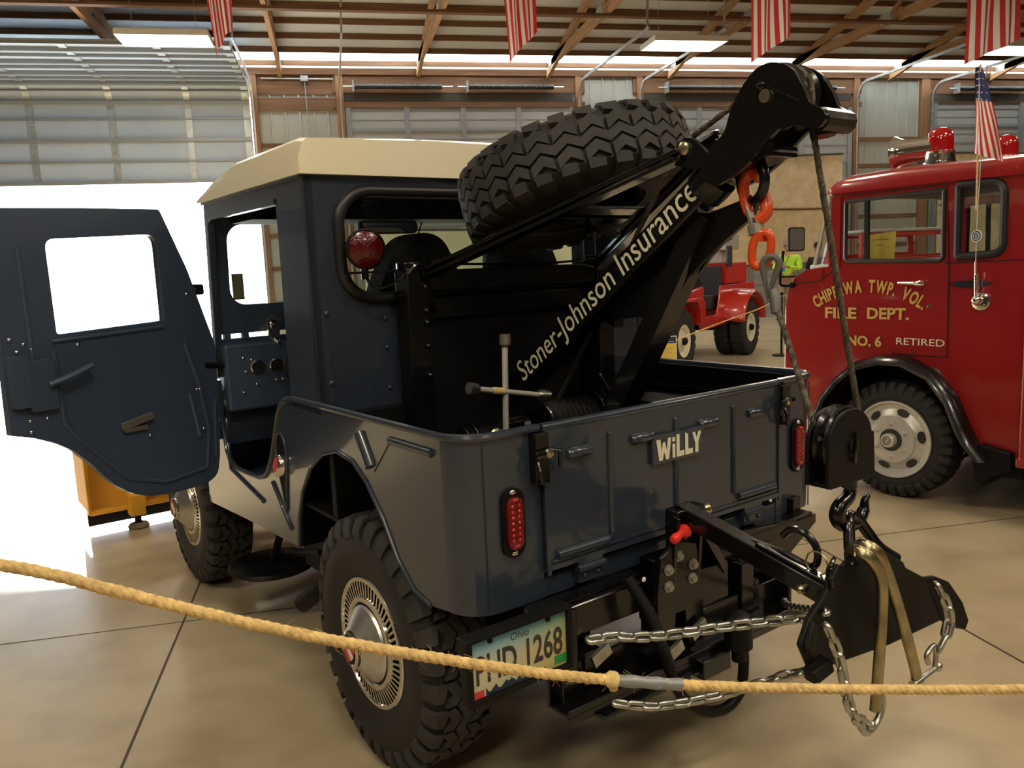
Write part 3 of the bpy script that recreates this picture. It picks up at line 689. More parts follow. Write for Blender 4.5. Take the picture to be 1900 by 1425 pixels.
b.bx(-.508, .508, YT-.006, YT, .742, .755); b.bx(-.495, .495, YT-.004, YT, .762, .768); b.bx(-.513, -.500, YT-.006, YT, .73, 1.12); b.bx(.500, .513, YT-.006, YT, .73, 1.12)
b.build('tailgate_pressings', M['navy'], tailgate, 40)
b = MB(); b.bx(-.112, .112, YT-.012, YT, .962, 1.048); b.bx(-.112, -.03, YT-.016, YT, 1.036, 1.050); b.bx(.03, .112, YT-.016, YT, 1.036, 1.050); pl = b.build('name_panel', M['navy'], tailgate, 0, .003)
b = MB(); b.merge(willy_mb(), place((-.100, YT-.0135, .972), (1, 0, 0), (0, 0, 1)) @ Matrix.Scale(.068, 4)); b.build('tailgate_lettering', M['letter'], tailgate, 0)
for x, s in ((-.525, -1), (.525, 1)):
    b = MB(); b.bx(x-.022, x+.022, YR-.03, YR+.004, .99, 1.125); b.cyl((x-.03, YR-.034, 1.07), (x+.03, YR-.034, 1.07), .013, 10); b.tube([(x-.02, YR-.03, 1.06), (x-.026, YR-.05, 1.03), (x-.018, YR-.045, 1.0), (x, YR-.03, .99)], .006, 7)
    b.tube([(x+s*-.02, YR-.036, 1.08), (x+s*-.045, YR-.046, 1.075), (x+s*-.05, YR-.04, 1.03)], .007, 8)
    o = b.build('tailgate_latch', M['black'], JEEP, 35, .003); b = MB(); b.lathe([(.014, 0), (.012, .008), (0, .011)], (x+s*-.012, YR-.04, 1.072), (0, -1, 0), 10); b.build('latch_bolt', M['zinc'], o)
for x in (-.36, .36):
    b = MB(); b.cyl((x-.05, YR-.022, .722), (x+.05, YR-.022, .722), .010, 10); b.bx(x-.045, x+.045, YR-.018, YR, .68, .72); b.bx(x-.045, x+.045, YR-.02, YR, .726, .752)
    for e in (-.025, .025): b.ball((x+e, YR-.019, .70), .007)
    b.build('tailgate_hinge', M['navy'], JEEP, 35)
# tail lamps
for x in (-.612, .622):
    b = MB(); b.prism([rrect(x-.036, x+.036, .805, .992, .035, 6)], lambda u, v, w: (u, YR-w, v), .010); lamp = b.build('tail_lamp', M['satin'], JEEP, 35, .003)
    b = MB(); b.prism([rrect(x-.024, x+.024, .828, .970, .0235, 6)], lambda u, v, w: (u, YR-.010-w, v), .010)
    b.build('lens', M['redlens'], lamp, 40, .004)
    b = MB(); b.m = 0
    for i in range(9):
        for e in (-.010, .010): b.ball((x+e*(.4 if i in (0, 8) else 1), YR-.020, .838+i*.0155), .0052, 8, 5)
    b.build('lens_beads', M['reddome'], lamp)
    b = MB()
    for z in (.817, .981): b.ball((x, YR-.010, z), .011, 12, 6, (1, .5, .7))
    b.build('lamp_screw', M['chrome'], lamp)
# ------------------------------------------------------------------ steel cab
YC = .262
b = MB(); hole = rrect(-.645, .645, 1.475, 1.82, .11, 7)
b.prism([[(-W, 1.10), (W, 1.10), (W, 1.885), (-W, 1.885)], hole], lambda u, v, w: (u, YC+w, v), .02)
dr = [(.52, 1.10), (.515, 1.80), (1.24, 1.80), (1.30, 1.79), (1.36, 1.13), (1.40, 1.13), (1.335, 1.885), (YC, 1.885), (YC, 1.10)]
for s in (-1, 1): b.prism([dr], lambda u, v, w, s=s: (s*(W-w), u, v), .03)
b.bx(-.72, .72, .29, 1.33, 1.868, 1.884)
for s in (-1, 1): b.bx(s*.70, s*.735, .29, .51, 1.12, 1.87)
cab = b.build('cab', M['navy'], JEEP, 30, .006)
b = MB()
for s in (-1, 1):
    b.bar((s*(W+.004), .262, 1.878), (s*(W+.004), 1.33, 1.878), .016, .03); b.bar((s*(W+.001), .512, 1.808), (s*(W+.001), 1.30, 1.808), .012, .02)
    b.tube([(s*(W-.045), YC-.002, 1.44), (s*(W-.045), YC-.002, 1.14)], .003, 5)
    pass
drip = b.build('drip_rail', M['navy'], cab); b = MB()
for s in (-1, 1):
    for z in (1.43, 1.20): b.ball((s*.712, YC-.004, z), .010, 10, 5, (1, .5, 1))
    for z in (1.30, 1.40, 1.16): b.ball((s*.50, YC-.004, z), .008, 10, 5, (1, .5, 1))
b.build('cab_bolt', M['navy'], cab)
g = MB(); g.tube([(x, YC-.004, z) for x, z in rrect(-.650, .650, 1.470, 1.825, .115, 9)], .020, 10, closed=True); win = g.build('rear_window_seal', M['gasket'], JEEP)
g = MB(); g.prism([rrect(-.645, .645, 1.475, 1.82, .11, 7)], lambda u, v, w: (u, YC+.008+w, v), .004); g.build('rear_window_glass', M['glass'], win, 0)
# roof cap
secs = []
for y, wz, zt in ((.238, 0, 1.90), (.243, 0, 1.982), (.30, .0, 1.990), (.9, 0, 1.988), (1.12, 0, 1.965), (1.30, .0, 1.925), (1.355, .0, 1.90)):
    S = [Vector((-.778, y, 1.872)), Vector((-.776, y, 1.872+(zt-1.872)*.45)), Vector((-.758, y, zt-.012)), Vector((-.742, y, zt))]
    for i in range(1, 8): x = -.742+1.484*i/8; S.append(Vector((x, y, zt+(.022 if y > .25 else .012)*(1-(x/.742)**2))))
    S += [Vector((-q.x, q.y, q.z)) for q in S[:4][::-1]]; secs.append(S)
MB().loft(secs).build('roof', M['cream'], JEEP, 28)
# windscreen frame, dash, gauges
wy = lambda z: 1.375-(z-1.13)*.085
b = MB(); b.prism([[(-.735, 1.315), (.735, 1.315), (.735, 1.875), (-.735, 1.875)], rrect(-.675, .675, 1.44, 1.785, .07, 6)], lambda u, v, w: (u, wy(v)+w, v), .03)
b.bx(-.735, .735, wy(1.2)-.012, wy(1.2)+.02, 1.13, 1.295)
for x in (-.70, -.62, -.40, 0, .40, .70): b.bx(x-.014, x+.014, wy(1.3)-.008, wy(1.3)+.02, 1.29, 1.32)
ws = b.build('windscreen_frame', M['navyin'], JEEP, 0)
b = MB(); b.bx(-.662, -.612, wy(1.52)+.006, wy(1.52)+.009, 1.462, 1.575); b.build('windscreen_sticker', M['sticker'], ws, 0)
g = MB(); g.prism([[(-.68, 1.435), (.68, 1.435), (.68, 1.79), (-.68, 1.79)]], lambda u, v, w: (u, wy(v)+.012+w, v), .004); g.build('windscreen_glass', M['glassd'], ws, 0)
b = MB(); b.bx(-.735, .735, 1.30, 1.36, .98, 1.27); dash = b.build('dashboard', M['navyin'], JEEP, 0, .01)
for x in (-.60, -.515, -.45):
    b = MB(); b.lathe([(.030, 0), (.032, .006), (.027, .008)], (x, 1.299, 1.165), (0, -1, 0), 22); b.m = 1; b.lathe([(.027, .004), (0, .004)], (x, 1.299, 1.165), (0, -1, 0), 22); b.build('gauge', [M['chrome'], M['emblem']], dash)
b = MB()
for x, z in ((-.66, 1.21), (-.655, 1.15), (-.625, 1.20), (-.61, 1.09), (-.52, 1.10), (-.49, 1.10), (-.67, 1.06), (-.42, 1.09)): b.ball((x, 1.297, z), .007, 8, 5)
b.build('dash_knob', M['chrome'], dash)
b = MB(); b.prism([round_poly([(-.545, 1.37), (-.51, 1.395), (-.475, 1.37), (-.485, 1.32), (-.49, 1.275), (-.515, 1.265), (-.535, 1.30)], .01)], lambda u, v, w: (u, 1.315-w, v), .02); b.ball((-.512, 1.30, 1.345), .022, 12, 7, (1, .5, 1)); b.cyl((-.512, 1.31, 1.285), (-.50, 1.28, 1.262), .012, 8); b.build('windscreen_clamp', M['chrome'], JEEP, 30, .004)
b = MB(); b.prism([rrect(-.13, .165, 1.728, 1.792, .025, 5)], lambda u, v, w: (u, 1.15+w, v), .025); b.cyl((.02, 1.17, 1.78), (.02, 1.30, 1.84), .008, 8); b.tube([(.17, 1.16, 1.72), (.26, 1.26, 1.80)], .004, 6); mr = b.build('inside_mirror', M['satin'], JEEP, 30, .004)
b = MB(); b.prism([rrect(-.12, .155, 1.735, 1.785, .018, 5)], lambda u, v, w: (u, 1.1485+w, v), .001); b.build('mirror_glass', M['mirror'], mr, 0)
b = MB(); b.bx(-.66, .66, 1.02, 1.31, 1.785, 1.864); b.bx(-.725, .725, .29, 1.32, 1.864, 1.867); b.build('sun_visor', M['bedblack'], JEEP, 0, .002)
# seats and steering wheel
for x, hump in ((-.12, .22), (.42, .15)):
    b = MB(); out = [(x-.235, .86), (x-.245, 1.25), (x-.20, 1.50), (x-.14, 1.62), (x-.09, 1.685), (x, 1.71), (x+.09, 1.685), (x+.14, 1.60), (x+.20, 1.46), (x+.235, 1.2), (x+.225, .86)]
    b.prism([round_poly(out, .05)], lambda u, v, w: (u, .62+w+(v-.86)*-.05+.04, v), .12); b.bx(x-.23, x+.23, .74, 1.18, .86, .98); b.build('seat', M['seat'], JEEP, 30, .03, 3)
b = MB(); c = Vector((-.36, 1.06, 1.14)); a, bb, d = frame((0, -.75, .6)); b.tube([c+(a*cos(2*pi*i/28)+bb*sin(2*pi*i/28))*.19 for i in range(28)], .013, 8, closed=True)
for i in range(3): t = 2*pi*i/3+.5; b.bar(c, c+(a*cos(t)+bb*sin(t))*.19, .02, .01)
b.cyl(c, c-d*.35, .02, 10); b.build('steering_wheel', M['satin'], JEEP)
# doors: the left one swung open, the right one shut (same pressing)
def door(parent, H, dvec, inner, mirror=False):
    """H hinge point, dvec direction from hinge to free edge, inner = unit vector towards the inside face"""
    dv = Vector((*dvec, 0)).normalized(); iv = Vector((*inner, 0)).normalized()
    F = lambda u, v, w: tuple(Vector((H[0], H[1], v))+dv*u+iv*w)
    out = [(.0, 1.275), (.103, 1.601), (.205, 1.842, .012), (.512, 1.836), (.86, 1.824, .02), (.862, 1.439), (.867, 1.049, .006), (.788, 1.025), (.72, .993), (.66, .953), (.596, .886), (.555, .83), (.511, .781), (.449, .734), (.382, .705), (.26, .689), (.116, .687), (.05, .712, .03), (.03, .79), (.012, .993)]
    hole = round_poly([(.672, 1.722, .035), (.23, 1.744, .05), (.231, 1.400, .006), (.668, 1.383, .012)], .03, 5)
    b = MB(); b.prism([round_poly(out, .02, 3), hole], F, .035); d = b.build('door', M['navyin'], parent, 25, .006)
    g = MB(); g.prism([hole], lambda u, v, w: F(u, v, .015+w), .004); g.build('door_glass', M['glass'], d, 0)
    t = MB()
    def rib(pts, w=.02): t.tube([F(u, v, .036) for u, v in pts], w/2, 8)
    rib([(.69, 1.33), (.68, 1.06), (.64, 1.00), (.46, .80), (.30, .745), (.10, .76), (.075, .92), (.10, 1.12), (.15, 1.30)], .018)
    rib([(.77, 1.70), (.76, 1.12)], .016); rib([(.15, 1.09), (.12, .90)], .02); rib([(.69, 1.36), (.24, 1.375)], .016); rib([(.05, .80), (.03, 1.05)], .014)
    t.build('door_stiffener', M['navyin'], d)
    h = MB(); h.prism([rrect(.70, .80, 1.12, 1.30, .015)], lambda u, v, w: F(u, v, .035+w), .02); h.prism([rrect(.79, .855, 1.14, 1.32, .01)], lambda u, v, w: F(u, v, .03+w), .03); h.build('lock_plate', M['navyin'], d, 30, .004)
    h = MB(); h.tube([F(.73, 1.21, .06), F(.66, 1.23, .075), F(.57, 1.26, .07)], .012, 8); h.build('inside_handle', M['navyin'], d)
    h = MB()
    for u, v in ((.835, 1.38), (.79, 1.36), (.815, 1.335), (.765, 1.34), (.80, 1.09), (.775, 1.13), (.74, 1.09), (.80, 1.05), (.12, 1.5), (.10, .93), (.35, .95), (.10, 1.10), (.115, 1.10), (.60, 1.34)): h.ball(F(u, v, .037), .0075, 8, 5)
    h.build('door_screw', M['chrome'], d)
    h = MB(); h.bar(F(.47, 1.005, .045), F(.335, 1.03, .05), .012, .03); h.bar(F(.46, .99, .045), F(.36, .985, .045), .01, .02); h.build('pull_strap', M['dimsteel'], d, 30, .003)
    h = MB()
    for z in (1.21, .90): h.cyl(F(0, z-.04, .0), F(0, z+.04, .0), .016, 10); h.bar(F(0, z, .0), F(.09, z, -.004), .01, .05); h.bar(F(0, z, 0), (H[0]*.985, H[1]+.10, z), .012, .05)
    h.build('door_hinge', M['navyin'], d)
    if mirror:
        h = MB(); h.tube([F(.10, 1.49, -.01), F(.05, 1.515, -.02), F(.01, 1.515, -.04)], .012, 8); h.prism([rrect(-.03, .055, 1.492, 1.538, .012)], lambda u, v, w: F(u+.02, v, -.05+w), .03); h.build('outside_mirror', M['satin'], d)
        h = MB(); h.tube([F(.06, 1.195, .03), F(-.07, 1.18, .05)], .012, 6); h.build('check_strap', M['satin'], d)
    return d
door(JEEP, (-.775, 1.365), (-.805, -.31), (.31, -.805), True)
door(JEEP, (.762, 1.372), (0, -1), (-1, 0))
# ------------------------------------------------------------------ snow plough on the nose
PLY = 3.40
b = MB(); secs = []
for z, y in ((.04, 0), (.10, .015), (.20, .05), (.32, .06), (.45, .045), (.56, .0), (.60, -.04)): secs.append([Vector((-1.045, PLY+y, z)), Vector((1.045, PLY+y, z)), Vector((1.045, PLY+y+.012, z)), Vector((-1.045, PLY+y+.012, z))])
b.loft(secs)
for x in (-1.04, -.72, -.24, .24, .72, 1.04): b.prism([[(PLY+.0, .12), (PLY+.055, .20), (PLY+.06, .32), (PLY+.045, .45), (PLY-.02, .585), (PLY-.10, .585), (PLY-.06, .30), (PLY-.07, .12)]], lambda u, v, w, x=x: (x-.012+w, u, v), .024)
b.bx(-1.04, 1.04, PLY-.07, PLY, .115, .145); b.bx(-1.04, 1.04, PLY-.10, PLY-.03, .55, .60)
for s in (-1, 1): b.prism([[(PLY-.10, .14), (PLY+.30, .14), (PLY+.30, .56), (PLY-.10, .56)]], lambda u, v, w, s=s: (s*1.055, u, v) if w else (s*1.047, u, v), 1)
for x in (-.78, .78): b.bx(x-.045, x+.045, PLY-.16, PLY-.05, .085, .22)
plough = b.build('snow_plough', M['yellow'], JEEP, 25, .004, label='yellow snow plough blade')
b = MB(); b.bx(-1.05, 1.05, PLY-.012, PLY+.012, .035, .125); b.build('cutting_edge', M['satin'], plough, 0)
for x in (-.78, .78):
    b = MB(); b.cyl((x, PLY-.12, .02), (x, PLY-.12, .12), .022, 12); b.m = 1; b.lathe([(0, 0), (.062, 0), (.066, .012), (.055, .03), (.03, .036)], (x, PLY-.12, .0), (0, 0, 1), 16); b.build('skid_shoe', [M['satin'], M['rust']], plough, 30)
b = MB(); b.bar((-.45, PLY-.05, .30), (-.30, 2.75, .42), .07, .07); b.bar((.45, PLY-.05, .30), (.30, 2.75, .42), .07, .07); b.bx(-.5, .5, PLY-.16, PLY-.09, .26, .34); b.build('plough_frame', M['satin'], plough)
# ------------------------------------------------------------------ crane: bulkhead frame, masts, cross bar, legs, boom, winch
b = MB()
for x in (-.425, .425): b.bar((x, .195, .75), (x, .195, 1.565), .085, .085, (0, 1, 0)); b.cyl((x, .195, 1.56), (x, .195, 1.585), .05, 14)
b.bar((-.46, .195, 1.520), (.46, .195, 1.520), .07, .070); b.bar((-.46, .215, 1.425), (.46, .215, 1.425), .03, .075); b.bar((-.39, .195, 1.50), (-.33, .195, 1.42), .03, .03)
b.bx(-.455, -.395, .235, .255, .75, 1.42); b.bx(.395, .455, .235, .255, .75, 1.42)
b.bx(.34, .36, .10, .20, .78, 1.36)
mast = b.build('mast_frame', M['black'], JEEP, 30, .004)
b = MB()
for z in (1.55, 1.50, 1.42, 1.38, 1.30, 1.20): b.ball((-.40, .15, z), .011, 8, 5)
b.tube(catmull([(-.46, .155, 1.545), (-.43, .15, 1.575), (-.40, .15, 1.57)], 5), .007, 6); b.cyl((-.375, .15, 1.575), (-.345, .15, 1.585), .010, 8)
b.tube([(-.35, .15, 1.575), (.1, .14, 1.56), (.44, .15, 1.575)], .005, 6)
b.build('mast_bolt', M['black'], mast)
# boom
BO = Vector((0, .205, 1.09)); BT = Vector((0, -.80, 1.803)); BD = (BT-BO).normalized(); BN = Vector((0, BD.z, -BD.y)); BN = BN if BN.z > 0 else -BN
b = MB(); b.bar(BO, BT+BD*.06, .080, .080, BN); boom = b.build('boom', M['black'], JEEP, 30, .006)
TX = Vector((0, -1, 0)); 
t = text_mb('Stoner-Johnson Insurance', .063, .0002, 1.0, shear=0, spacing=1.0); sc = 1.015/width(t)
o0 = BO+BD*.112+Vector((-.0412, 0, 0))-BN*.021
b = MB(); b.merge(t, place(o0, BD, BN) @ Matrix.Diagonal((sc, sc*1.12, 1, 1))); b.build('boom_lettering', M['letter'], boom, 0)
# boom head
hp = [(-.845, 1.905), (-.86, 1.94), (-.895, 1.985), (-.93, 2.012), (-.97, 2.020), (-1.01, 2.008), (-1.04, 1.985), (-1.064, 1.945), (-1.082, 1.902), (-1.118, 1.885), (-1.125, 1.862), (-1.108, 1.842), (-1.075, 1.848), (-1.05, 1.862), (-1.0, 1.862), (-.955, 1.828), (-.92, 1.795), (-.87, 1.765), (-.80, 1.74), (-.745, 1.775), (-.79, 1.845), (-.835, 1.875)]
hb = MB()
for s in (-1, 1): hb.prism([round_poly(hp, .015, 3)], lambda u, v, w, s=s: (s*(.052+w), u, v), .014)
hb.bx(-.052, .052, -.97, -.86, 1.80, 1.825); hb.bar((0, -.80, 1.76), (0, -.97, 1.815), .10, .012)
hb.cyl((-.05, -1.096, 1.866), (.066, -1.096, 1.866), .028, 10); hb.cyl((.0, -1.075, 1.832), (.0, -1.07, 1.878), .030, 16); hb.cyl((-.05, -1.06, 1.878), (.066, -1.06, 1.878), .018, 14)
hb.cyl((.065, -1.085, 1.868), (.09, -1.085, 1.868), .018, 10)
hb.bar((-.068, -.965, 1.962), (-.068, -1.055, 1.912), .006, .006); hb.ball((-.068, -.948, 1.966), .012, 8, 5)
head = hb.build('boom_head', M['black'], JEEP, 30, .003)
b = MB(); b.lathe([(.03, -.04), (.078, -.04), (.084, -.026), (.062, 0), (.084, .026), (.078, .04), (.03, .04)], (0, -.967, 1.938), (1, 0, 0), 28); b.build('sheave', M['black'], head)
b = MB()
for s in (-1, 1): b.cyl((s*.05, -.962, 1.941), (s*.074, -.962, 1.941), .0165, 14)
b.build('sheave_pin', M['zinc'], head)
# lugs and pin on the boom where the carrier bars meet
b = MB()
for s in (-1, 1): b.prism([round_poly([(-.645, 1.815), (-.672, 1.878), (-.712, 1.885), (-.775, 1.835), (-.75, 1.79)], .02)], lambda u, v, w, s=s: (s*(.045+w), u, v), .014)
b.lathe([(.058, 0), (.060, .03), (.058, .06)], BO+BD*1.125, BD, 20); b.tube(catmull([(0, -.70, 1.87), (.02, -.74, 1.89), (.0, -.78, 1.87)], 5), .012, 8)
b.build('boom_lug', M['black'], boom, 30, .003)
b = MB()
for s in (-1, 1): b.lathe([(.019, 0), (.019, .006), (.013, .010), (0, .010)], (s*.060, -.695, 1.853), (s, 0, 0), 18)
b.build('lug_pin', M['zinc'], boom)
# A-frame leg and gusset under the boom
b = MB(); b.bar((.03, -.70, 1.68), (.03, -.125, .76), .080, .066, (0, 1, 0))
b.prism([round_poly([(-.88, 1.72), (-.855, 1.66), (-.70, 1.56), (-.635, 1.505), (-.555, 1.40), (-.455, 1.385), (-.345, 1.375), (-.30, 1.36), (-.30, 1.40), (-.62, 1.66)], .01, 2)], lambda u, v, w: (.02+w, u, v), .016)
b.prism([round_poly([(-.85, 1.70), (-.68, 1.56), (-.55, 1.42), (-.48, 1.41), (-.70, 1.66)], .01, 2)], lambda u, v, w: (.062+w, u, v), .012)
b.bar((.03, -.33, 1.372), (.42, .16, 1.36), .03, .05); b.bx(-.48, .48, .0, .12, .75, .77); b.bar((.05, -.30, 1.42), (.05, -.75, 1.62), .03, .03)
b.build('crane_leg', M['black'], JEEP, 30, .004)
# tyre carrier bars
n_sp = Vector((-.028, .342, 1)).normalized(); SPC = Vector((.085, -.083, 1.823))
b = MB()
for s in (-1, 1):
    p = Vector((s*.40, .18, 1.545)); q = Vector((s*.052, -.675, 1.848)); b.bar(p, q, .012, .06, n_sp.cross(q-p)); b.bar(p-n_sp*.02, q-n_sp*.02, .05, .012, n_sp)
b.bar((-.19, -.30, 1.72), (.19, -.30, 1.72), .05, .012, n_sp); b.cyl(SPC-n_sp*.20, SPC+n_sp*.13, .012, 10); b.ball(SPC-n_sp*.18, .02, 10, 6)
b.bar(SPC-n_sp*.125+Vector((-.2, .02, 0)), SPC-n_sp*.125+Vector((.2, .02, 0)), .05, .015, n_sp)
b.build('tyre_carrier', M['black'], JEEP, 30, .002)
sp = obj('spare_wheel', TYRE, JEEP, SPC); sp.rotation_mode = 'QUATERNION'; sp.rotation_quaternion = (-n_sp).to_track_quat('-X', 'Z')
# red lamps on the mast
for s in (-1, 1):
    b = MB(); b.bar((s*.44, .19, 1.557), (s*.665, .19, 1.557), .03, .008); b.cyl((s*.60, .19, 1.535), (s*.60, .19, 1.575), .013, 8)
    b.tube(catmull([(s*.595, .19, 1.54), (s*.585, .18, 1.515), (s*.55, .18, 1.505), (s*.50, .18, 1.52), (s*.46, .17, 1.545)], 5), .005, 6)
    arm = b.build('lamp_bracket', M['black'], JEEP)
    b = MB(); c = (s*.594, .19, 1.632); d = (-.12, -1, -.05); b.lathe([(0, -.075), (.035, -.07), (.058, -.03), (.066, 0), (.067, .012), (.061, .014)], c, d, 28); b.m = 1; b.lathe([(.061, .010), (.045, .020), (.02, .026), (0, .028)], c, d, 28)
    b.build('red_lamp', [M['satin'], M['reddark']], arm)
# winch
b = MB(); b.lathe([(.05, -.13), (.095, -.13), (.10, -.12), (.05, -.115)], (.08, .02, .99), (1, 0, 0), 24); b.lathe([(.05, .115), (.10, .12), (.095, .13), (.05, .13)], (.08, .02, .99), (1, 0, 0), 24)
b.bx(-.10, -.06, -.05, .10, .77, 1.0); b.bx(.21, .25, -.05, .10, .77, 1.02); b.cyl((-.33, .03, .985), (-.10, .03, .985), .055, 18); b.cyl((-.36, .03, .985), (-.33, .03, .985), .045, 18); b.bx(-.28, -.14, -.02, .10, .77, .95)
b.tube(catmull([(.17, -.07, 1.16), (.20, -.09, 1.09), (.22, -.10, 1.02), (.235, -.10, .96)], 5), .010, 8); b.ball((.205, -.09, 1.06), .02, 8, 5); b.ball((.222, -.10, 1.0), .016, 8, 5)
b.bx(-.24, -.17, -.07, -.045, 1.01, 1.04)
winch = b.build('winch', M['black'], JEEP, 35, .003)
b = MB()
for i in range(11): b.lathe([(.058, -.01), (.075+.010*sin(i*.29), 0), (.058, .01)], (-.035+.0225*i, .02, .99), (1, .05, 0), 22)
b.build('wound_rope', M['darkwire'], winch)  # turns on the drum coloured darker than the hanging rope
b = MB(); b.lathe([(0, 0), (.028, 0), (.030, .012), (.02, .02), (0, .022)], (-.26, -.025, .99), (-.1, -1, .1), 14); b.build('winch_knob', M['zinc'], winch)
# wire rope: drum -> over the sheave -> block -> back up to the dead-end eye
def helix(path, R, r, turns, n=6):
    P = path; cum = [0]; out = MB()
    for i in range(1, len(P)): cum.append(cum[-1]+(P[i]-P[i-1]).length)
    out.tube(P, R*.72, 7); L = cum[-1]; K = max(8, int(L/.006))
    for s in range(n):
        pts = []
        for k in range(K+1):
            d = L*k/K; j = 1
            while j < len(P)-1 and cum[j] < d: j += 1
            t = (d-cum[j-1])/max(1e-9, cum[j]-cum[j-1]); c = P[j-1].lerp(P[j], t); a, bb, dd = frame(P[j]-P[j-1], (1, .01, 0)); th = 2*pi*(d*turns+s/n)
            pts.append(c+(a*cos(th)+bb*sin(th))*(R-r))
        out.tube(pts, r, 4)
    return out
BLK = Vector((0, -1.135, 1.10))
LEFT = [Vector((-.002, -.948, 1.425)), Vector((-.105, -1.10, 1.10))]; LEFT = [Vector((-.004, -.948, 1.43)), Vector((-.085, -1.13, 1.11))]
RIGHT = [Vector((0, -1.052, 1.935)), Vector((.0, -1.05, 1.835)), Vector((.085, -1.135, 1.12))]
b = helix([Vector((.05, .02, 1.065)), Vector((.0, -.62, 1.87)), Vector((0, -.895, 1.985)), Vector((0, -.93, 2.008)), Vector((0, -.967, 2.016)), Vector((0, -1.01, 2.0)), Vector((0, -1.04, 1.97)), Vector((0, -1.05, 1.84)), Vector((.09, -1.13, 1.13))], .0085, .0045, 22)
b.merge(helix(LEFT, .0085, .0045, 22)); b.build('wire_rope', M['wire'], JEEP, 60)
# ------------------------------------------------------------------ rear bumper, hitch, number plate
b = MB(); b.bx(-.60, -.21, -.66, -.60, .565, .672); b.bx(-.555, -.21, -.69, -.66, .664, .672); b.bx(-.555, -.50, -.70, -.66, .40, .664)
b.bx(-.36, -.32, -.62, -.50, .60, .655)
bump = b.build('rear_bumper', M['black'], JEEP, 30, .004)
b = MB(); b.ball((-.27, -.692, .64), .011, 8, 5, (1, .4, 1)); b.ball((-.245, -.692, .675), .008, 8, 5, (1, .4, 1)); b.build('bumper_hole_plug', M['white'], bump)
b = MB(); b.prism([[(.13, .70), (.55, .655), (.66, .655), (.66, .625), (.50, .54), (.34, .555), (.13, .63)]], lambda u, v, w: (u, -.64+w, v), .012); b.bx(.12, .64, -.64, -.53, .655, .667)
b.bar((.595, -.585, .60), (.595, -.585, .72), .045, .045); b.prism([[(.20, .62), (.30, .60), (.33, .65), (.22, .68)]], lambda u, v, w: (u, -.70+w, v), .01)
b.build('right_bumper_wing', M['black'], JEEP, 30, .003)
b = MB(); b.bx(-.58, .40, -.75, -.66, .405, .415); b.bx(-.58, .40, -.67, -.66, .405, .50); b.bx(-.58, .40, -.75, -.742, .385, .43); b.bx(.39, .405, -.72, -.60, .36, .50); b.prism([[(.40, -.60), (.40, -.80), (.50, -.76), (.46, -.60)]], lambda u, v, w: (u, v, .37+w), .012)
b.bx(-.48, -.10, -.77, -.72, .372, .386); b.bx(-.46, -.40, -.68, -.55, .42, .52); b.bx(.20, .26, -.68, -.52, .42, .60); b.bx(-.1, .02, -.78, -.66, .355, .41)
b.build('drawbar', M['black'], JEEP, 30, .003)
b = MB()
for x in (-.150, -.045): b.prism([[(-.738, .838), (-.685, .858), (-.685, .74), (-.62, .68), (-.60, .44), (-.70, .44), (-.712, .60), (-.725, .78)]], lambda u, v, w, x=x: (x+w, u, v), .012)
b.prism([[(-.20, .73), (-.13, .765), (-.05, .74), (-.025, .60), (-.02, .44), (-.09, .44), (-.10, .55), (-.14, .55), (-.15, .44), (-.215, .44), (-.215, .62)]], lambda u, v, w: (u, -.715+w, v), .014)
b.bx(-.150, -.034, -.735, -.685, .842, .858); b.bx(-.17, -.04, -.66, -.60, .44, .70); b.bar((-.01, -.66, .78), (.14, -.62, .60), .03, .09, (0, 1, 0)); b.bx(-.0, .16, -.66, -.60, .50, .62)
hitch = b.build('hitch_bracket', M['black'], JEEP, 30, .003)
b = MB()
for x, z in ((-.131, .722), (-.172, .690), (-.070, .682), (-.173, .641), (-.074, .641)): b.lathe([(0, 0), (.0165, 0), (.0165, .004), (.0105, .0045), (.0105, .014), (0, .015)], (x, -.7155, z), (0, -1, 0), 6 if False else 14)
b.build('hitch_bolt', M['boltgrey'], hitch)
b = MB()
for x, z, y in ((-.17, .455, -.735), (-.07, .49, -.735), (-.43, .52, -.71)): b.bar((x-.03, y, z-.012), (x+.03, y, z+.012), .012, .035)
b.build('bright_plate', M['steel'], hitch)
b = MB(); b.lathe([(.010, 0), (.020, .0), (.021, .012), (.012, .018), (.010, .03), (.014, .044), (.012, .062), (0, .066)], (-.120, -.735, .800), (-.95, -.12, -.22), 16); b.build('pull_pin', M['redplastic'], hitch)
b = MB(); b.cyl((.010, -.70, .795), (.010, -.70, .825), .014, 12); b.ball((.010, -.703, .828), .016, 10, 6); b.cyl((-.06, -.70, .80), (.01, -.70, .80), .01, 8); b.build('pin_nut', M['zinc'], hitch)
# stinger arm
A0 = Vector((-.11, -.66, .845)); A1 = Vector((-.105, -1.185, .745))
A0 = Vector((-.092, -.690, .842)); A1 = Vector((-.10, -1.185, .738))
b = MB(); b.bar(A0, A1, .052, .052); b.bar(A0.lerp(A1, .55)+Vector((0, 0, .029)), A0.lerp(A1, .97)+Vector((0, 0, .029)), .03, .012); b.cyl(A1+Vector((-.04, .01, 0)), A1+Vector((.04, .01, 0)), .022, 12)
arm = b.build('tow_arm', M['black'], JEEP, 30, .004)
b = MB(); q = A0.lerp(A1, .86); b.cyl(q+Vector((-.036, 0, -.008)), q+Vector((-.026, 0, -.008)), .012, 12); b.ball(q+Vector((-.036, 0, -.008)), .011, 10, 5); q = A0.lerp(A1, .9); b.tube([q+Vector((0, 0, .03))+Vector((0, .03*cos(t), .03+.03*sin(t))) for t in [2*pi*i/10 for i in range(10)]], .0025, 5, closed=True); b.build('arm_pin', M['zinc'], arm)
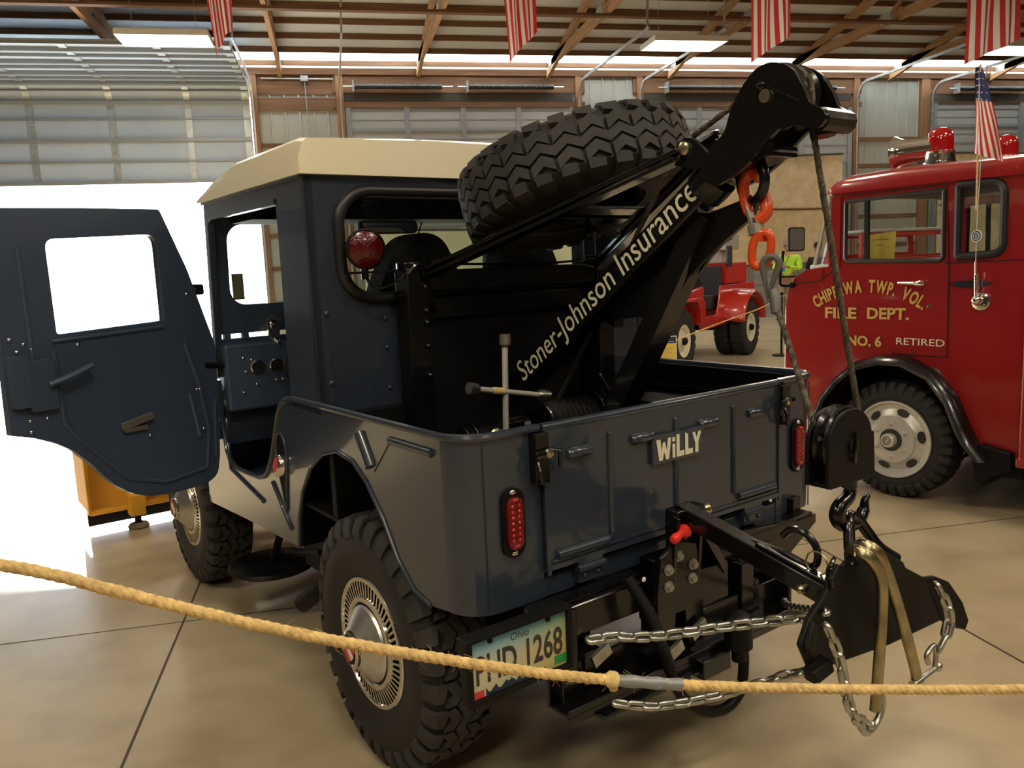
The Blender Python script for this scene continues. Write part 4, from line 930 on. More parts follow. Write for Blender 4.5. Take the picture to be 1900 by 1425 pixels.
b = MB(); q = A0.lerp(A1, .74); b.tube(catmull([q+Vector((.01, .12, .045)), q+Vector((.012, .02, .038)), (-.085, -1.115, .79), (-.088, -1.13, .835), (-.09, -1.10, .872), (-.092, -1.06, .875), (-.094, -1.035, .852)], 7), .0095, 9); b.build('safety_hook', M['black'], arm)
# trailer plug and hose
b = MB(); b.tube(catmull([(-.315, -.70, .70), (-.275, -.74, .60), (-.24, -.75, .50), (-.205, -.75, .41), (-.16, -.75, .32), (-.07, -.75, .24), (.03, -.75, .21), (.10, -.75, .24), (.118, -.75, .33), (.10, -.755, .43)], 8), .0165, 12)
P = catmull([(-.315, -.70, .70), (-.275, -.74, .60), (-.24, -.75, .50), (-.205, -.75, .41)], 16)
for i in range(0, len(P)-1): b.lathe([(.0165, -.003), (.0185, 0), (.0165, .003)], P[i], P[i+1]-P[i], 10)
b.build('corrugated_hose', M['satin'], JEEP)
b = MB(); b.cyl((.068, -.77, .405), (.066, -.77, .485), .042, 20); b.ball((.066, -.77, .485), .043, 20, 8, (1, 1, .75)); b.cyl((.07, -.77, .36), (.068, -.77, .41), .022, 12); b.build('hitch_ball_cover', M['satin'], JEEP)
# number plate
b = MB(); b.prism([[(-.868, .535), (-.545, .535), (-.545, .70), (-.868, .70)], [(-.850, .548), (-.560, .548), (-.560, .692), (-.850, .692)]], lambda u, v, w: (u, -.735+w, v), .03); b.bx(-.868, -.545, -.735, -.69, .694, .702)
fr = b.build('plate_frame', M['satin'], JEEP, 0, .003)
YP = -.722; X0, X1, Z0, Z1 = -.852, -.558, .546, .690; PX = lambda t: X0+(X1-X0)*t; PZ = lambda t: Z0+(Z1-Z0)*t
def plate_mat():
    m = bpy.data.materials.new('plate_print'); m.use_nodes = True; nt = m.node_tree; bs = nt.nodes['Principled BSDF']; tc = nt.nodes.new('ShaderNodeTexCoord'); sx = nt.nodes.new('ShaderNodeSeparateXYZ'); nt.links.new(tc.outputs['Generated'], sx.inputs[0])
    r = nt.nodes.new('ShaderNodeValToRGB'); e = r.color_ramp.elements; e[0].position = 0; e[0].color = (.50, .47, .28, 1); e[1].position = 1; e[1].color = (.04, .25, .42, 1); a = e.new(.45); a.color = (.56, .52, .36, 1); a = e.new(.72); a.color = (.35, .48, .46, 1)
    nt.links.new(sx.outputs[2], r.inputs[0]); r2 = nt.nodes.new('ShaderNodeValToRGB'); e = r2.color_ramp.elements; e[0].position = .35; e[0].color = (1, 1, 1, 1); e[1].position = 1; e[1].color = (1, .84, .42, 1); nt.links.new(sx.outputs[0], r2.inputs[0])
    mx = nt.nodes.new('ShaderNodeMix'); mx.data_type = 'RGBA'; mx.blend_type = 'MULTIPLY'; mx.inputs[0].default_value = 1; nt.links.new(r.outputs[0], mx.inputs[6]); nt.links.new(r2.outputs[0], mx.inputs[7]); nt.links.new(mx.outputs[2], bs.inputs['Base Color']); bs.inputs['Roughness'].default_value = .4; return m
b = MB(); b.bx(X0, X1, YP-.001, YP+.001, Z0, Z1); plate = b.build('number_plate', plate_mat(), fr, 0)
def ptxt(body, size, x, z, m, name, bold=0, sq=1, par=None):
    t = text_mb(body, size, bold, sq); q = MB(); q.merge(t, place((PX(x), YP-.0016, PZ(z)), (1, 0, 0), (0, 0, 1))); q.build(name, M[m], fr, 0)
ptxt('PHD 1268', .100, .04, .25, 'emblem', 'plate_number', .0022, .63)
ptxt('Ohio', .028, .40, .80, 'navyprint', 'plate_state')
b = MB(); b.bx(PX(0), PX(.12), YP-.002, YP-.001, PZ(0), PZ(.14)); b.m = 1; b.merge(text_mb('48', .022, .0005, .9), place((PX(.015), YP-.0025, PZ(.02)), (1, 0, 0), (0, 0, 1))); b.build('county_sticker', [M['redst'], M['white']], fr, 0)
b = MB(); b.bx(PX(.86), PX(.995), YP-.002, YP-.001, PZ(.06), PZ(.22)); b.m = 1; b.merge(text_mb('6-18', .014, .0003, .9), place((PX(.88), YP-.0025, PZ(.10)), (1, 0, 0), (0, 0, 1))); b.build('date_sticker', [M['green'], M['white']], fr, 0)
b = MB(); sk = [(0, .02)]
for i in range(25): sk.append((i/24*.62+.14, .07+random.choice((.0, .02, .05, .09))*(1 if i < 14 else .3)))
b.prism([[(PX(.14), PZ(.01))]+[(PX(u), PZ(v)) for u, v in sk[1:]]+[(PX(.77), PZ(.01))]], lambda u, v, w: (u, YP-.0018+w, v), .0005); b.build('plate_skyline', M['navyprint'], fr, 0)
b = MB()
for x in (.2, .8): b.ball((PX(x), YP-.001, PZ(.95)), .008, 8, 5)
b.build('plate_screw', M['satin'], fr)
# ------------------------------------------------------------------ hanging and resting things
def jthing(name, label, cat, p, group=None): return thing(name, label, cat, J2W(p), RZ, group)
def rel(p): return lambda q: Vector(q)-Vector(p)
# snatch block with hook
C0 = (-.004, -1.135, 1.092); t = jthing('hook_block', 'black snatch block with a hook hanging on the wire rope', 'pulley block', C0)
b = MB(); sh = [(-.100, -.092), (-.100, .01)]+[(-.006+.094*cos(q), .01+.080*sin(q)) for q in [pi*(1-i/14) for i in range(1, 14)]]+[(.088, .01), (.096, -.096)]
for y in (-.032, .022): b.prism([sh], lambda u, v, w, y=y: (u, y+w, v), .010)
b.bx(-.085, .085, -.03, .03, -.096, -.086); b.bar((.094, 0, .02), (.102, 0, -.09), .014, .06)
b.build('side_plate', M['satin'], t, 30, .002)
b = MB(); b.lathe([(.02, -.02), (.088, -.02), (.092, -.014), (.074, 0), (.092, .014), (.088, .02), (.02, .02)], (-.006, 0, .006), (0, 1, 0), 32); b.build('sheave', M['black'], t)
b = MB(); b.tube([(.01, -.036, .03), (.0, -.042, 0), (-.002, -.04, -.03), (.004, -.036, -.042)], .005, 7); b.lathe([(.018, 0), (.018, .006), (0, .007)], (0, -.032, .0), (0, -1, 0), 14); b.build('keeper', M['black'], t)
b = MB(); hk = catmull([(.041, 0, -.10), (.047, 0, -.128), (.036, 0, -.146), (.002, 0, -.160), (-.010, 0, -.184), (.010, 0, -.208), (.050, 0, -.220), (.090, 0, -.215), (.112, 0, -.192), (.116, 0, -.170), (.130, 0, -.158)], 6); n = len(hk)
b.tube(hk, .02, 12, rs=[.0130+.0065*sin(pi*min(1, i/n*1.15)) if i < n*.8 else .0125-.006*(i-n*.8)/(n*.2) for i in range(n)]); b.cyl((.041, 0, -.118), (.041, 0, -.09), .020, 14); b.build('hook', M['black'], t)
# sling plate
C1 = (0, -1.2, .62); t = jthing('tow_sling', 'black steel tow sling plate hanging from the hook block', 'tow sling', C1); R = rel(C1)
pl = [(-.085, .812), (-.045, .830), (.03, .826), (.10, .806), (.19, .755), (.205, .735), (.30, .682), (.375, .545), (.10, .560), (-.205, .596), (-.232, .606), (-.262, .672), (-.222, .722), (-.165, .760), (-.105, .825)]
b = MB(); b.prism([pl], lambda u, v, w: R((u, -1.2+w-.10*max(0, (.72-v)), v)), .016)
b.prism([[(.29, .684), (.335, .680), (.385, .655), (.440, .585), (.466, .525), (.455, .500), (.42, .512), (.368, .545)]], lambda u, v, w: R((u, -1.205+w-.25*(u-.30), v)), .016)
b.prism([[(-.205, .594), (-.24, .598), (-.262, .672), (-.222, .722), (-.18, .70)]], lambda u, v, w: R((u, -1.205+w+.3*(u+.2), v)), .016)
b.bar(R((-.262, -1.225, .605)), R((-.205, -1.235, .625)), .035, .035)
b.build('sling_plate', M['satin'], t, 20, .004)
b = MB(); b.tube([R(q) for q in catmull([(-.045, -1.20, .805), (-.028, -1.180, .835), (.0, -1.160, .868), (.014, -1.15, .888), (.04, -1.137, .898), (.075, -1.140, .880), (.10, -1.150, .845), (.125, -1.17, .802), (.165, -1.195, .768)], 6)], .0145, 10); b.build('lifting_bail', M['black'], t)
b = chain_mb([R((-.13, -1.20, .845)), R((-.15, -1.20, .82)), R((-.145, -1.2, .775))], .035, .0045, .02); b.build('keeper_chain', M['black'], t)
# bent J bars laid over the sling
def jbar(lab, pts, hx):
    t = jthing('tow_bar_hook', lab, 'tow hook', (pts[0][0], pts[0][1], pts[0][2]), 'bent plated hook bars over the sling'); R = rel(pts[0]); P = [R(q) for q in catmull(pts, 8)]; b = MB(); secs = []
    for i, p in enumerate(P):
        d = (P[min(i+1, len(P)-1)]-P[max(i-1, 0)]).normalized(); a, bb, dd = frame(d, (0, 1, 0)); w, h = .0150, .0105; S = []
        for j in range(12): th = 2*pi*j/12; S.append(p+a*w*math.copysign(abs(cos(th))**.6, cos(th))+bb*h*math.copysign(abs(sin(th))**.6, sin(th)))
        secs.append(S)
    b.loft(secs); b.build('bar', M['brass'], t, 50); return t
jbar('left bent brassy hook bar hanging straight down from the sling', [(-.02, -1.178, .800), (-.045, -1.190, .842), (-.062, -1.222, .852), (-.050, -1.245, .838), (-.018, -1.254, .785), (-.010, -1.255, .71), (-.020, -1.255, .56), (-.022, -1.25, .445)], 0)
jbar('right bent brassy hook bar slanting down from the sling', [(.010, -1.178, .800), (-.015, -1.190, .844), (-.030, -1.222, .858), (-.012, -1.245, .836), (.035, -1.25, .755), (.10, -1.25, .63), (.165, -1.25, .49), (.185, -1.245, .447)], 0)
# chains
def chain(lab, pts, L=.052, r=.0062, wd=.027, extra=None):
    t = jthing('steel_chain', lab, 'chain', pts[0], 'galvanised tow chains'); R = rel(pts[0]); b = chain_mb([R(q) for q in pts], L, r, wd)
    if extra: extra(b, R)
    b.build('chain_links', M['steel'], t, 60); return t
chain('upper safety chain stretched from the drawbar to the tow sling', [(-.552, -.80, .632), (-.49, -.815, .628), (-.40, -.86, .615), (-.30, -.92, .620), (-.20, -1.02, .645), (-.17, -1.10, .672), (-.16, -1.17, .70)], .058, .0068, .034)
chain('lower safety chain sagging behind the rope from the drawbar to the sling corner', [(-.50, -.83, .46), (-.40, -.88, .435), (-.28, -.96, .45), (-.22, -1.06, .505), (-.21, -1.14, .56), (-.225, -1.22, .60)], .056, .0066, .030)
chain('short chain from the drawbar end to the left corner of the sling', [(.36, -.72, .45), (.24, -.82, .50), (.06, -1.0, .60), (-.10, -1.16, .70), (-.215, -1.235, .742)], .045, .0055, .024)
def shk(b, R): b.tube([R(q) for q in catmull([(-.078, -1.25, .452), (-.085, -1.25, .425), (-.055, -1.25, .398), (-.01, -1.25, .412), (.012, -1.25, .45), (.0, -1.25, .478)], 6)], .009, 8); b.cyl(R((-.09, -1.25, .452)), R((-.045, -1.25, .415)), .008, 8); b.ball(R((-.04, -1.25, .41)), .013, 8, 5)
chain('left sling chain looping down to a shackle at the long hook bar', [(-.245, -1.255, .735), (-.215, -1.262, .672), (-.192, -1.262, .62), (-.174, -1.26, .57), (-.158, -1.26, .52), (-.118, -1.255, .462), (-.075, -1.25, .430)], .060, .0072, .031, shk)
def shk2(b, R): b.tube([R(q) for q in catmull([(.235, -1.25, .478), (.225, -1.25, .505), (.262, -1.25, .520), (.275, -1.25, .49), (.272, -1.25, .455)], 6)], .007, 8); b.cyl(R((.195, -1.25, .447)), R((.275, -1.25, .452)), .0075, 8); b.ball(R((.285, -1.25, .452)), .014, 8, 5); b.cyl(R((.155, -1.25, .445)), R((.195, -1.25, .447)), .012, 8)
chain('right sling chain hanging from the right tip of the sling', [(.262, -1.25, .690), (.290, -1.262, .638), (.318, -1.262, .588), (.305, -1.262, .548), (.288, -1.26, .515), (.262, -1.255, .495)], .060, .0072, .031, shk2)
# swivel hook on the boom ring
b = MB(); c = Vector((0, -.872, 1.752)); a, bb, d = frame((.95, -.31, .05)); b.tube([c+(a*cos(2*pi*i/28)+bb*sin(2*pi*i/28))*.052 for i in range(28)], .0135, 10, closed=True); b.build('boom_ring', M['black'], JEEP)
C2 = (0, -.88, 1.70); t = jthing('swivel_hook', 'orange swivel hook with an oval link hanging from the boom ring', 'swivel hook', C2); R = rel(C2)
b = MB(); b.tube([R(q) for q in catmull([(0, -.895, 1.755), (0, -.868, 1.772), (0, -.845, 1.745), (.0, -.848, 1.705), (0, -.858, 1.678)], 6)], .015, 10, rs=None); b.tube([R(q) for q in catmull([(.015, -.893, 1.72), (.012, -.905, 1.69), (.008, -.908, 1.665), (0, -.890, 1.648)], 6)], .016, 10); b.ball(R((0, -.858, 1.675)), .015, 10, 6)
b.build('hook', M['orange'], t)
b = MB(); b.bar(R((-.004, -.858, 1.69)), R((-.004, -.878, 1.635)), .020, .012); b.cyl(R((0, -.880, 1.64)), R((0, -.886, 1.612)), .021, 12); b.build('latch', M['boltgrey'], t, 30, .003)
b = MB(); c = Vector((0, -.900, 1.572)); ov = [(.034*cos(2*pi*i/28), .055*sin(2*pi*i/28)) for i in range(28)]; ov = [(math.copysign(abs(u/.034)**.75, u)*.024, math.copysign(abs(v/.055)**.85, v)*.044) for u, v in ov]
b.tube([R(c+Vector((.012*0, -.14*v+u*-.95, v)) +Vector((u*.35, 0, 0))) for u, v in ov], .0112, 10, closed=True); b.box(R((0, -.893, 1.606)), (.022, .032, .026)); b.build('oval_link', M['orange'], t, 50)
b = MB(); c = Vector((0, -.926, 1.508)); lp = [(-.0, -.058)]+[(.021*sin(a), .024-.022*cos(a)*-1) for a in [-2.1+4.2*i/18 for i in range(19)]]
b.tube([R(c+Vector((.35*u, -.95*u-.12*v, v))) for u, v in lp], .0095, 9, closed=True); b.build('thimble_eye', M['dimsteel'], t)
b = MB(); b.tube([R((0, -.934, 1.468)), R((0, -.942, 1.448)), R((-.008, -.952, 1.408))], .014, 10, rs=[.010, .016, .013]); b.build('rope_ferrule', M['dimsteel'], t)
# lug wrench standing in the bed
C3 = (-.347, -.2, 1.05); t = jthing('lug_wrench', 'four-way lug wrench standing upright in the tow truck bed', 'lug wrench', C3); R = rel(C3)
b = MB(); b.cyl(R((-.355, -.2, .755)), R((-.333, -.2, 1.335)), .0095, 12); b.cyl(R((-.472, -.215, 1.198)), R((-.18, -.19, 1.138)), .0085, 10); b.build('shaft', M['greybox'], t)
b = MB(); b.lathe([(.011, 0), (.0185, .008), (.0185, .040), (.012, .040), (.011, .02)], R((-.3335, -.2, 1.31)), (.04, 0, 1), 16); b.lathe([(.010, 0), (.018, .012), (.019, .045), (.013, .045), (.012, .02), (0, .02)], R((-.205, -.192, 1.143)), (.29, .025, -.06), 16); b.lathe([(.009, 0), (.017, .012), (.018, .04), (0, .041)], R((-.445, -.212, 1.193)), (-.29, -.015, .06), 16); b.lathe([(.011, 0), (.018, .01), (.018, .04), (0, .04)], R((-.3555, -.2, .79)), (0, 0, -1), 14)
b.build('socket', M['steel'], t); b = MB(); b.cyl(R((-.39, -.208, 1.181)), R((-.35, -.205, 1.173)), .0115, 10); b.build('paper_band', M['rope'], t)
# ------------------------------------------------------------------ barrier rope in front (world frame)
RP = [(-2.7, -1.40, 1.50), (-1.75, -1.44, 1.285), (-1.237, -1.5, 1.156), (-1.096, -1.5, 1.1), (-.947, -1.5, 1.037), (-.787, -1.5, .976), (-.615, -1.5, .918), (-.432, -1.5, .862), (-.295, -1.5, .827), (-.132, -1.5, .791), (.086, -1.5, .750), (.319, -1.5, .711), (.569, -1.5, .672), (.95, -1.5, .62), (1.9, -1.55, .60), (3.2, -1.6, .85)]
Pp = catmull(RP, 10); o0 = Pp[0]
def laid(P, R, r, n, turns, seg):
    cum = [0]; out = MB()
    for i in range(1, len(P)): cum.append(cum[-1]+(P[i]-P[i-1]).length)
    L = cum[-1]; K = int(L/seg)
    for s in range(n):
        pts = []; j = 1
        for k in range(K+1):
            d = L*k/K
            while j < len(P)-1 and cum[j] < d: j += 1
            t = (d-cum[j-1])/(cum[j]-cum[j-1]); c = P[j-1].lerp(P[j], t); a, bb, dd = frame(P[j]-P[j-1], (0, .01, 1)); th = 2*pi*(d*turns+s/n)
            pts.append(c+(a*cos(th)+bb*sin(th))*(R-r)*(1+.06*sin(d*90+s)))
        out.tube(pts, r, 7)
    return out
t = thing('barrier_rope', 'twisted manila barrier rope stretched across the front of the display', 'rope', Pp[0])
loc = [p-o0 for p in Pp]; b = laid(loc, .0102, .0063, 3, 22, .006); b.build('rope_strands', M['rope'], t, 80)
def on_rope(x): 
    for i in range(len(Pp)-1):
        if Pp[i].x <= x < Pp[i+1].x: u = (x-Pp[i].x)/(Pp[i+1].x-Pp[i].x); return (Pp[i].lerp(Pp[i+1], u)-o0)
b = MB()
for i in range(520):
    c = on_rope(random.uniform(-1.3, .7)); j = min(range(len(loc)), key=lambda q: abs(loc[q].x-c.x)); j = min(j, len(loc)-2); a, bb, dd = frame(loc[j+1]-loc[j]); th = random.random()*2*pi; n = a*cos(th)+bb*sin(th); L = random.choice((.002, .003, .004, .005, .007, .012)) ; e = c+n*(.008+L)+dd*random.uniform(-.012, .012); m = c+n*(.008+L*.5)+dd*random.uniform(-.004, .008)
    b.tube([c+n*.007, m, e], .00022, 3)
b.build('loose_fibres', M['rope'], t, 80)
xs = [-.290+.015*i for i in range(9)]
b = MB(); b.tube([on_rope(x) for x in xs], .0105, 12, rs=[.0098+.0009*((i*7) % 3) for i in range(len(xs))]); b.build('tape_splice', M['tape'], t, 30)
b = MB(); c = on_rope(-.300)
b.tube([c+Vector((-.012, 0, .0)), c+Vector((-.004, -.002, .002)), c+Vector((.004, 0, -.002)), c+Vector((.008, 0, -.004))], .013, 12, rs=[.010, .0155, .0165, .010]); b.tube([c, c+Vector((.002, -.004, -.018))], .01, 8, rs=[.012, .007])
b.build('frayed_knot', M['rope'], t)
# ------------------------------------------------------------------ red forward-control fire truck
TO = (3.1, .4, 0); TRK = thing('fire_truck', 'red forward-control fire truck at right with gold lettering on its door', 'fire truck', J2W(TO), RZ)
q_ = lambda x: (lambda u, v, w: (x+w, u-.4, v))
arcin = [(-.06, .33), (-.075, .45), (-.035, .53), (.03, .68), (.145, .81), (.30, .885), (.46, .895), (.62, .845), (.75, .73), (.855, .61), (.91, .50), (.925, .42)]
side = [(-.34, .33)]+arcin+[(1.185, .42), (1.205, .75), (1.20, 1.20), (1.175, 1.32), (1.12, 1.40), (1.04, 1.445), (.875, 1.465), (.858, 1.90), (.82, 1.945), (-.34, 1.955)]
dwin = round_poly([(.752, 1.497), (.752, 1.872, .012), (.137, 1.888, .012), (.130, 1.482)], .03, 4); qwin = round_poly([(.05, 1.500), (.055, 1.905), (-.19, 1.905, .07), (-.195, 1.512, .06)], .012, 5)
b = MB()
for x in (0, 1.63): b.prism([side, dwin, qwin], q_(x), .02)
top = [(1.185, .42), (1.205, .75), (1.20, 1.20), (1.175, 1.32), (1.12, 1.40), (1.04, 1.445), (.90, 1.463)]
for i in range(len(top)-1): b.loft([[Vector((x, top[i][0]-.4, top[i][1])), Vector((x, top[i+1][0]-.4, top[i+1][1])), Vector((x, top[i+1][0]-.42, top[i+1][1]-.004)), Vector((x, top[i][0]-.42, top[i][1]))] for x in (.0, .825, 1.65)])
b.bx(0, 1.65, -.74, -.72, .33, 1.95); b.bx(.0, 1.65, .50, .52, .8, 1.45)
body = b.build('cab_body', M['redpaint'], TRK, 25, .008)
secs = []
for y, dz, ins in ((.91, .0, .05), (.895, .05, .03), (.85, .10, .012), (.76, .122, .0), (.4, .135, 0), (-.34, .12, 0)):
    S = []
    for i in range(17): t = pi*i/16; cx = .825-(.845-ins)*math.copysign(abs(cos(t))**.22, cos(t)); S.append(Vector((cx, y-.4, 1.93+(dz+.001)*abs(sin(t))**.55)))
    secs.append(S)
MB().loft(secs).build('cab_roof', M['redpaint'], TRK, 40)
b = MB(); b.bx(.04, 1.61, -.73, .44, 1.925, 1.935); b.build('headlining', M['satin'], TRK, 0)
for s, nm in ((-.003, 1), (1.653, 0)):
    b = MB()
    b.tube([(s, u-.4, v) for u, v in [(.79, 1.46), (.785, 1.908), (.122, 1.915), (.095, 1.46), (.088, .913), (.43, .918)]], .004, 5); b.tube([(s, u-.4, v) for u, v in [(.12, 1.47), (.07, 1.465), (-.33, 1.475)]], .003, 5); b.tube([(s, u-.4, v) for u, v in [(1.16, 1.355), (.95, 1.365), (.80, 1.46)]], .003, 5); b.tube([(s, u-.4, 1.955) for u in (.80, .3, -.34)], .009, 6)
    b.build('door_seam', M['emblem'] , body)
    g = MB(); g.tube([(s, u-.4, v) for u, v in dwin], .013, 7, closed=True); g.tube([(s, u-.4, v) for u, v in qwin], .022, 8, closed=True); g.bar((s+.004, .605-.4, 1.49), (s+.004, .612-.4, 1.885), .028, .02, (1, 0, 0)); sl = g.build('window_rubber', M['gasket'], body)
    g = MB(); g.prism([dwin], q_(s+.010), .003); g.prism([qwin], q_(s+.010), .003); g.build('side_glass', M['glass'], sl, 0)
# windscreen wrapping round the corner
b = MB(); st = [(.03, .865, .862), (.045, 1.0, .885), (.10, 1.06, .90), (.35, 1.13, .925), (.825, 1.155, .935), (1.30, 1.13, .925), (1.55, 1.06, .90), (1.605, 1.0, .885), (1.62, .865, .862)]
b.loft([[Vector((x, yb-.4, 1.47)), Vector((x, (yb+yt)/2-.38, 1.70)), Vector((x, yt-.4, 1.93))] for x, yb, yt in st], closed=False); ws = b.build('windscreen', M['glassd'], TRK, 50)
b = MB(); b.tube([(x, yb-.4, 1.462) for x, yb, yt in st], .016, 8); b.tube([(x, yt-.4, 1.932) for x, yb, yt in st], .014, 8); b.tube([(.042, 1.0-.4, 1.47), (.04, .945-.4, 1.70), (.042, .885-.4, 1.93)], .010, 7); b.build('windscreen_seal', M['greybox'], ws)
# black wing flare and flap
fl = [(.955, .40), (.925, .50), (.875, .62), (.775, .745), (.64, .855), (.47, .905), (.31, .905), (.135, .83), (.01, .68), (-.06, .52), (-.11, .43), (-.19, .335)]
b = MB(); secs = []
for i, (u, v) in enumerate(fl):
    p = fl[max(0, i-1)]; n = fl[min(len(fl)-1, i+1)]; d = Vector((n[0]-p[0], n[1]-p[1])).normalized(); nx, nz = -d.y, d.x
    if nz < 0 and i in range(3, 8): nx, nz = -nx, -nz
    nx, nz = (u-.406), (v-.30); L = sqrt(nx*nx+nz*nz); nx /= L; nz /= L
    pr = [(.03, .0), (-.05, .004), (-.095, -.012), (-.112, -.035), (-.105, -.055), (-.085, -.05), (-.08, -.03), (.03, -.03)]
    secs.append([Vector((x, u-.4+nx*o, v+nz*o)) for x, o in pr])
b.loft(secs); b.build('wheel_flare', M['black'], TRK, 40)
b = MB(); b.loft([[Vector((x, u-.4, v)) for u, v in [(p[0]*.93+.03, p[1]*.97) for p in arcin]] for x in (.0, .45)], closed=False); b.bx(.44, .46, -.5, .6, .3, .95); b.build('wheel_well', M['satin'], TRK, 40)
b = MB(); b.prism([[(-.135, .43), (-.30, .40), (-.31, .30), (-.20, .25), (-.145, .175), (-.105, .20), (-.09, .33)]], lambda u, v, w: (-.06+w, u-.4, v), .30); b.bx(.0, 1.6, -.75, -.5, .24, .36); b.build('mud_flap', M['satin'], TRK, 0, .01)
b = MB(); b.bx(-.05, 1.70, .88, .96, .52, .72); b.build('front_bumper', M['black'], TRK, 30, .02)
b = MB(); b.bx(-.055, 1.70, -2.1, -.755, .36, 1.25); b.bx(-.075, 0, -.80, -.745, .34, 1.27); b.bx(-.085, .03, -.83, -.735, .33, .385); b.build('rear_body', M['redpaint'], TRK, 0, .012)
b = MB(); b.bx(.3, 1.3, -2.0, .7, .30, .45); b.cyl((.1, .006, .37), (1.55, .006, .37), .06, 12); b.cyl((.1, -1.9, .37), (1.55, -1.9, .37), .06, 12); b.build('chassis', M['satin'], TRK, 0)
# wheels
TT = tyre_mb(.372, .205, .238, 34).mesh('truck_wheel', [M['rubber'], M['rubber'], M['silver']], 34)
rm = MB(); d = (-1, 0, 0); o = (0, 0, 0)
rm.lathe([(.230, .085), (.247, .098), (.244, .108), (.234, .106), (.222, .085), (.212, .072)], o, d, 48); rm.lathe([(.214, .066), (.205, .072), (.165, .088), (.150, .100), (.147, .112), (.125, .118), (.07, .118)], o, d, 48)
rm.m = 1; rm.lathe([(.072, .118), (.068, .126), (.045, .126)], o, d, 24)
for i in range(6): t = 2*pi*i/6+.35; c = Vector((-.0815, .183*cos(t), .183*sin(t))); rm.prism([[(.038*cos(a), .022*sin(a)) for a in [2*pi*k/18 for k in range(18)]]], lambda u, v, w, c=c, t=t: tuple(c+Vector((-w-.003-.012*v/.022*-1*.8, -u*sin(t)+v*cos(t), u*cos(t)+v*sin(t)))), .004)
rm.m = 0; rm.lathe([(.046, .118), (.044, .160), (.036, .168), (.03, .166)], o, d, 20); rm.m = 2; rm.lathe([(.031, .162), (0, .162)], o, d, 20); rm.m = 0; rm.bar((-.163, 0, -.018), (-.163, 0, .018), .004, .008)
for i in range(6): t = 2*pi*i/6; rm.lathe([(.015, .112), (.015, .124), (.011, .128), (.008, .140), (0, .141)], (0, .105*cos(t), .105*sin(t)), d, 8)
RIM = rm.mesh('steel_rim', [M['silver'], M['emblem'], M['boltgrey']], 30)
for x, y in ((.05, .006), (1.58, .006), (.05, -1.9), (1.58, -1.9)):
    w = obj('wheel', TT, TRK, (x+.04 if x < 1 else x-.04, y, .371), (0, 0, 0 if x < 1 else pi)); obj('steel_rim', RIM, w, (0, 0, 0), (.5, 0, 0))
# roof fittings
def beacon(x, y, z, s=1.):
    b = MB(); b.lathe([(.105*s, 0), (.105*s, .02*s), (.092*s, .022*s), (.085*s, .085*s), (.088*s, .09*s), (.07*s, .09*s)], (x, y, z), (0, 0, 1), 28); bc = b.build('beacon', M['chrome'], TRK)
    b = MB(); b.lathe([(.074*s, .085*s), (.078*s, .10*s), (.076*s, .17*s), (.068*s, .205*s), (.045*s, .228*s), (0, .238*s)], (x, y, z), (0, 0, 1), 28); b.build('beacon_dome', M['reddome'], bc)
beacon(.45, -.010, 2.070); beacon(1.2, -.084, 2.070, .95)
b = MB(); b.lathe([(.055, -.16), (.074, -.15), (.076, .0), (.082, .05), (.094, .085), (.106, .10), (.108, .108), (.096, .109), (.06, .07), (.02, .05)], (.45, .165, 2.185), (0, 1, 0), 28); b.bx(.42, .48, .0, .12, 2.05, 2.14); b.build('siren', M['chrome'], TRK)
# handle, badge, mirror, antenna
b = MB(); b.lathe([(0, 0), (.017, .004), (.019, .03), (.013, .06), (.009, .075), (.007, .17), (0, .172)], (-.035, .213-.4, 1.352), (0, 1, .01), 14); b.cyl((-.03, .235-.4, 1.352), (.0, .235-.4, 1.352), .012, 10); b.lathe([(.014, 0), (.013, .006), (0, .008)], (-.0, .205-.4, 1.215), (-1, 0, 0), 12); b.build('door_handle', M['chrome'], TRK)
b = MB(); b.prism([[(.085, 1.345), (.045, 1.362), (-.08, 1.367), (-.115, 1.357), (-.15, 1.348), (-.115, 1.335), (-.08, 1.322), (.04, 1.325)]], q_(-.012), .012); b.m = 1; b.merge(text_mb('JEEP', .032, .0012, 1.1), place((-.0135, .025-.4, 1.333), (0, -1, 0), (0, 0, 1))); b.m = 0; b.build('name_badge', [M['emblem'], M['silver']], TRK, 0)
b = MB(); b.tube(catmull([(0, 1.14-.4, 1.345), (-.07, 1.165-.4, 1.345), (-.10, 1.175-.4, 1.38), (-.12, 1.135-.4, 1.58)], 5), .010, 8); b.cyl((-.02, 1.14-.4, 1.345), (.01, 1.14-.4, 1.345), .02, 10); ma = b.build('mirror_arm', M['satin'], TRK)
b = MB(); mc = Vector((-.14, .63, 1.652)); md = Vector((-.55, -.83, -.03)).normalized(); a, bb, dd = frame(md); b.prism([rrect(-.056, .056, -.078, .078, .02)], lambda u, v, w: tuple(mc+a*u+bb*v+md*w), .025); b.build('mirror_head', M['satin'], ma, 30, .004)
b = MB(); b.prism([rrect(-.048, .048, -.070, .070, .015)], lambda u, v, w: tuple(mc+a*u+bb*v+md*(.0255+w)), .001); b.build('mirror_glass', M['mirror'], ma, 0)
b = MB(); b.lathe([(.05, 0), (.05, .02), (.03, .028), (0, .03)], (.0, -.095-.4, 1.245), (-1, 0, 0), 18); b.ball((-.05, -.085-.4, 1.255), .028, 12, 8); b.cyl((-.05, -.085-.4, 1.27), (-.055, -.085-.4, 1.31), .012, 10); b.cyl((-.062, -.082-.4, 1.40), (-.068, -.082-.4, 1.47), .008, 8)
for i in range(12): b.lathe([(.013, -.004), (.0165, 0), (.013, .004)], (-.055-.0006*i, -.085-.4, 1.31+.008*i), (0, 0, 1), 10)
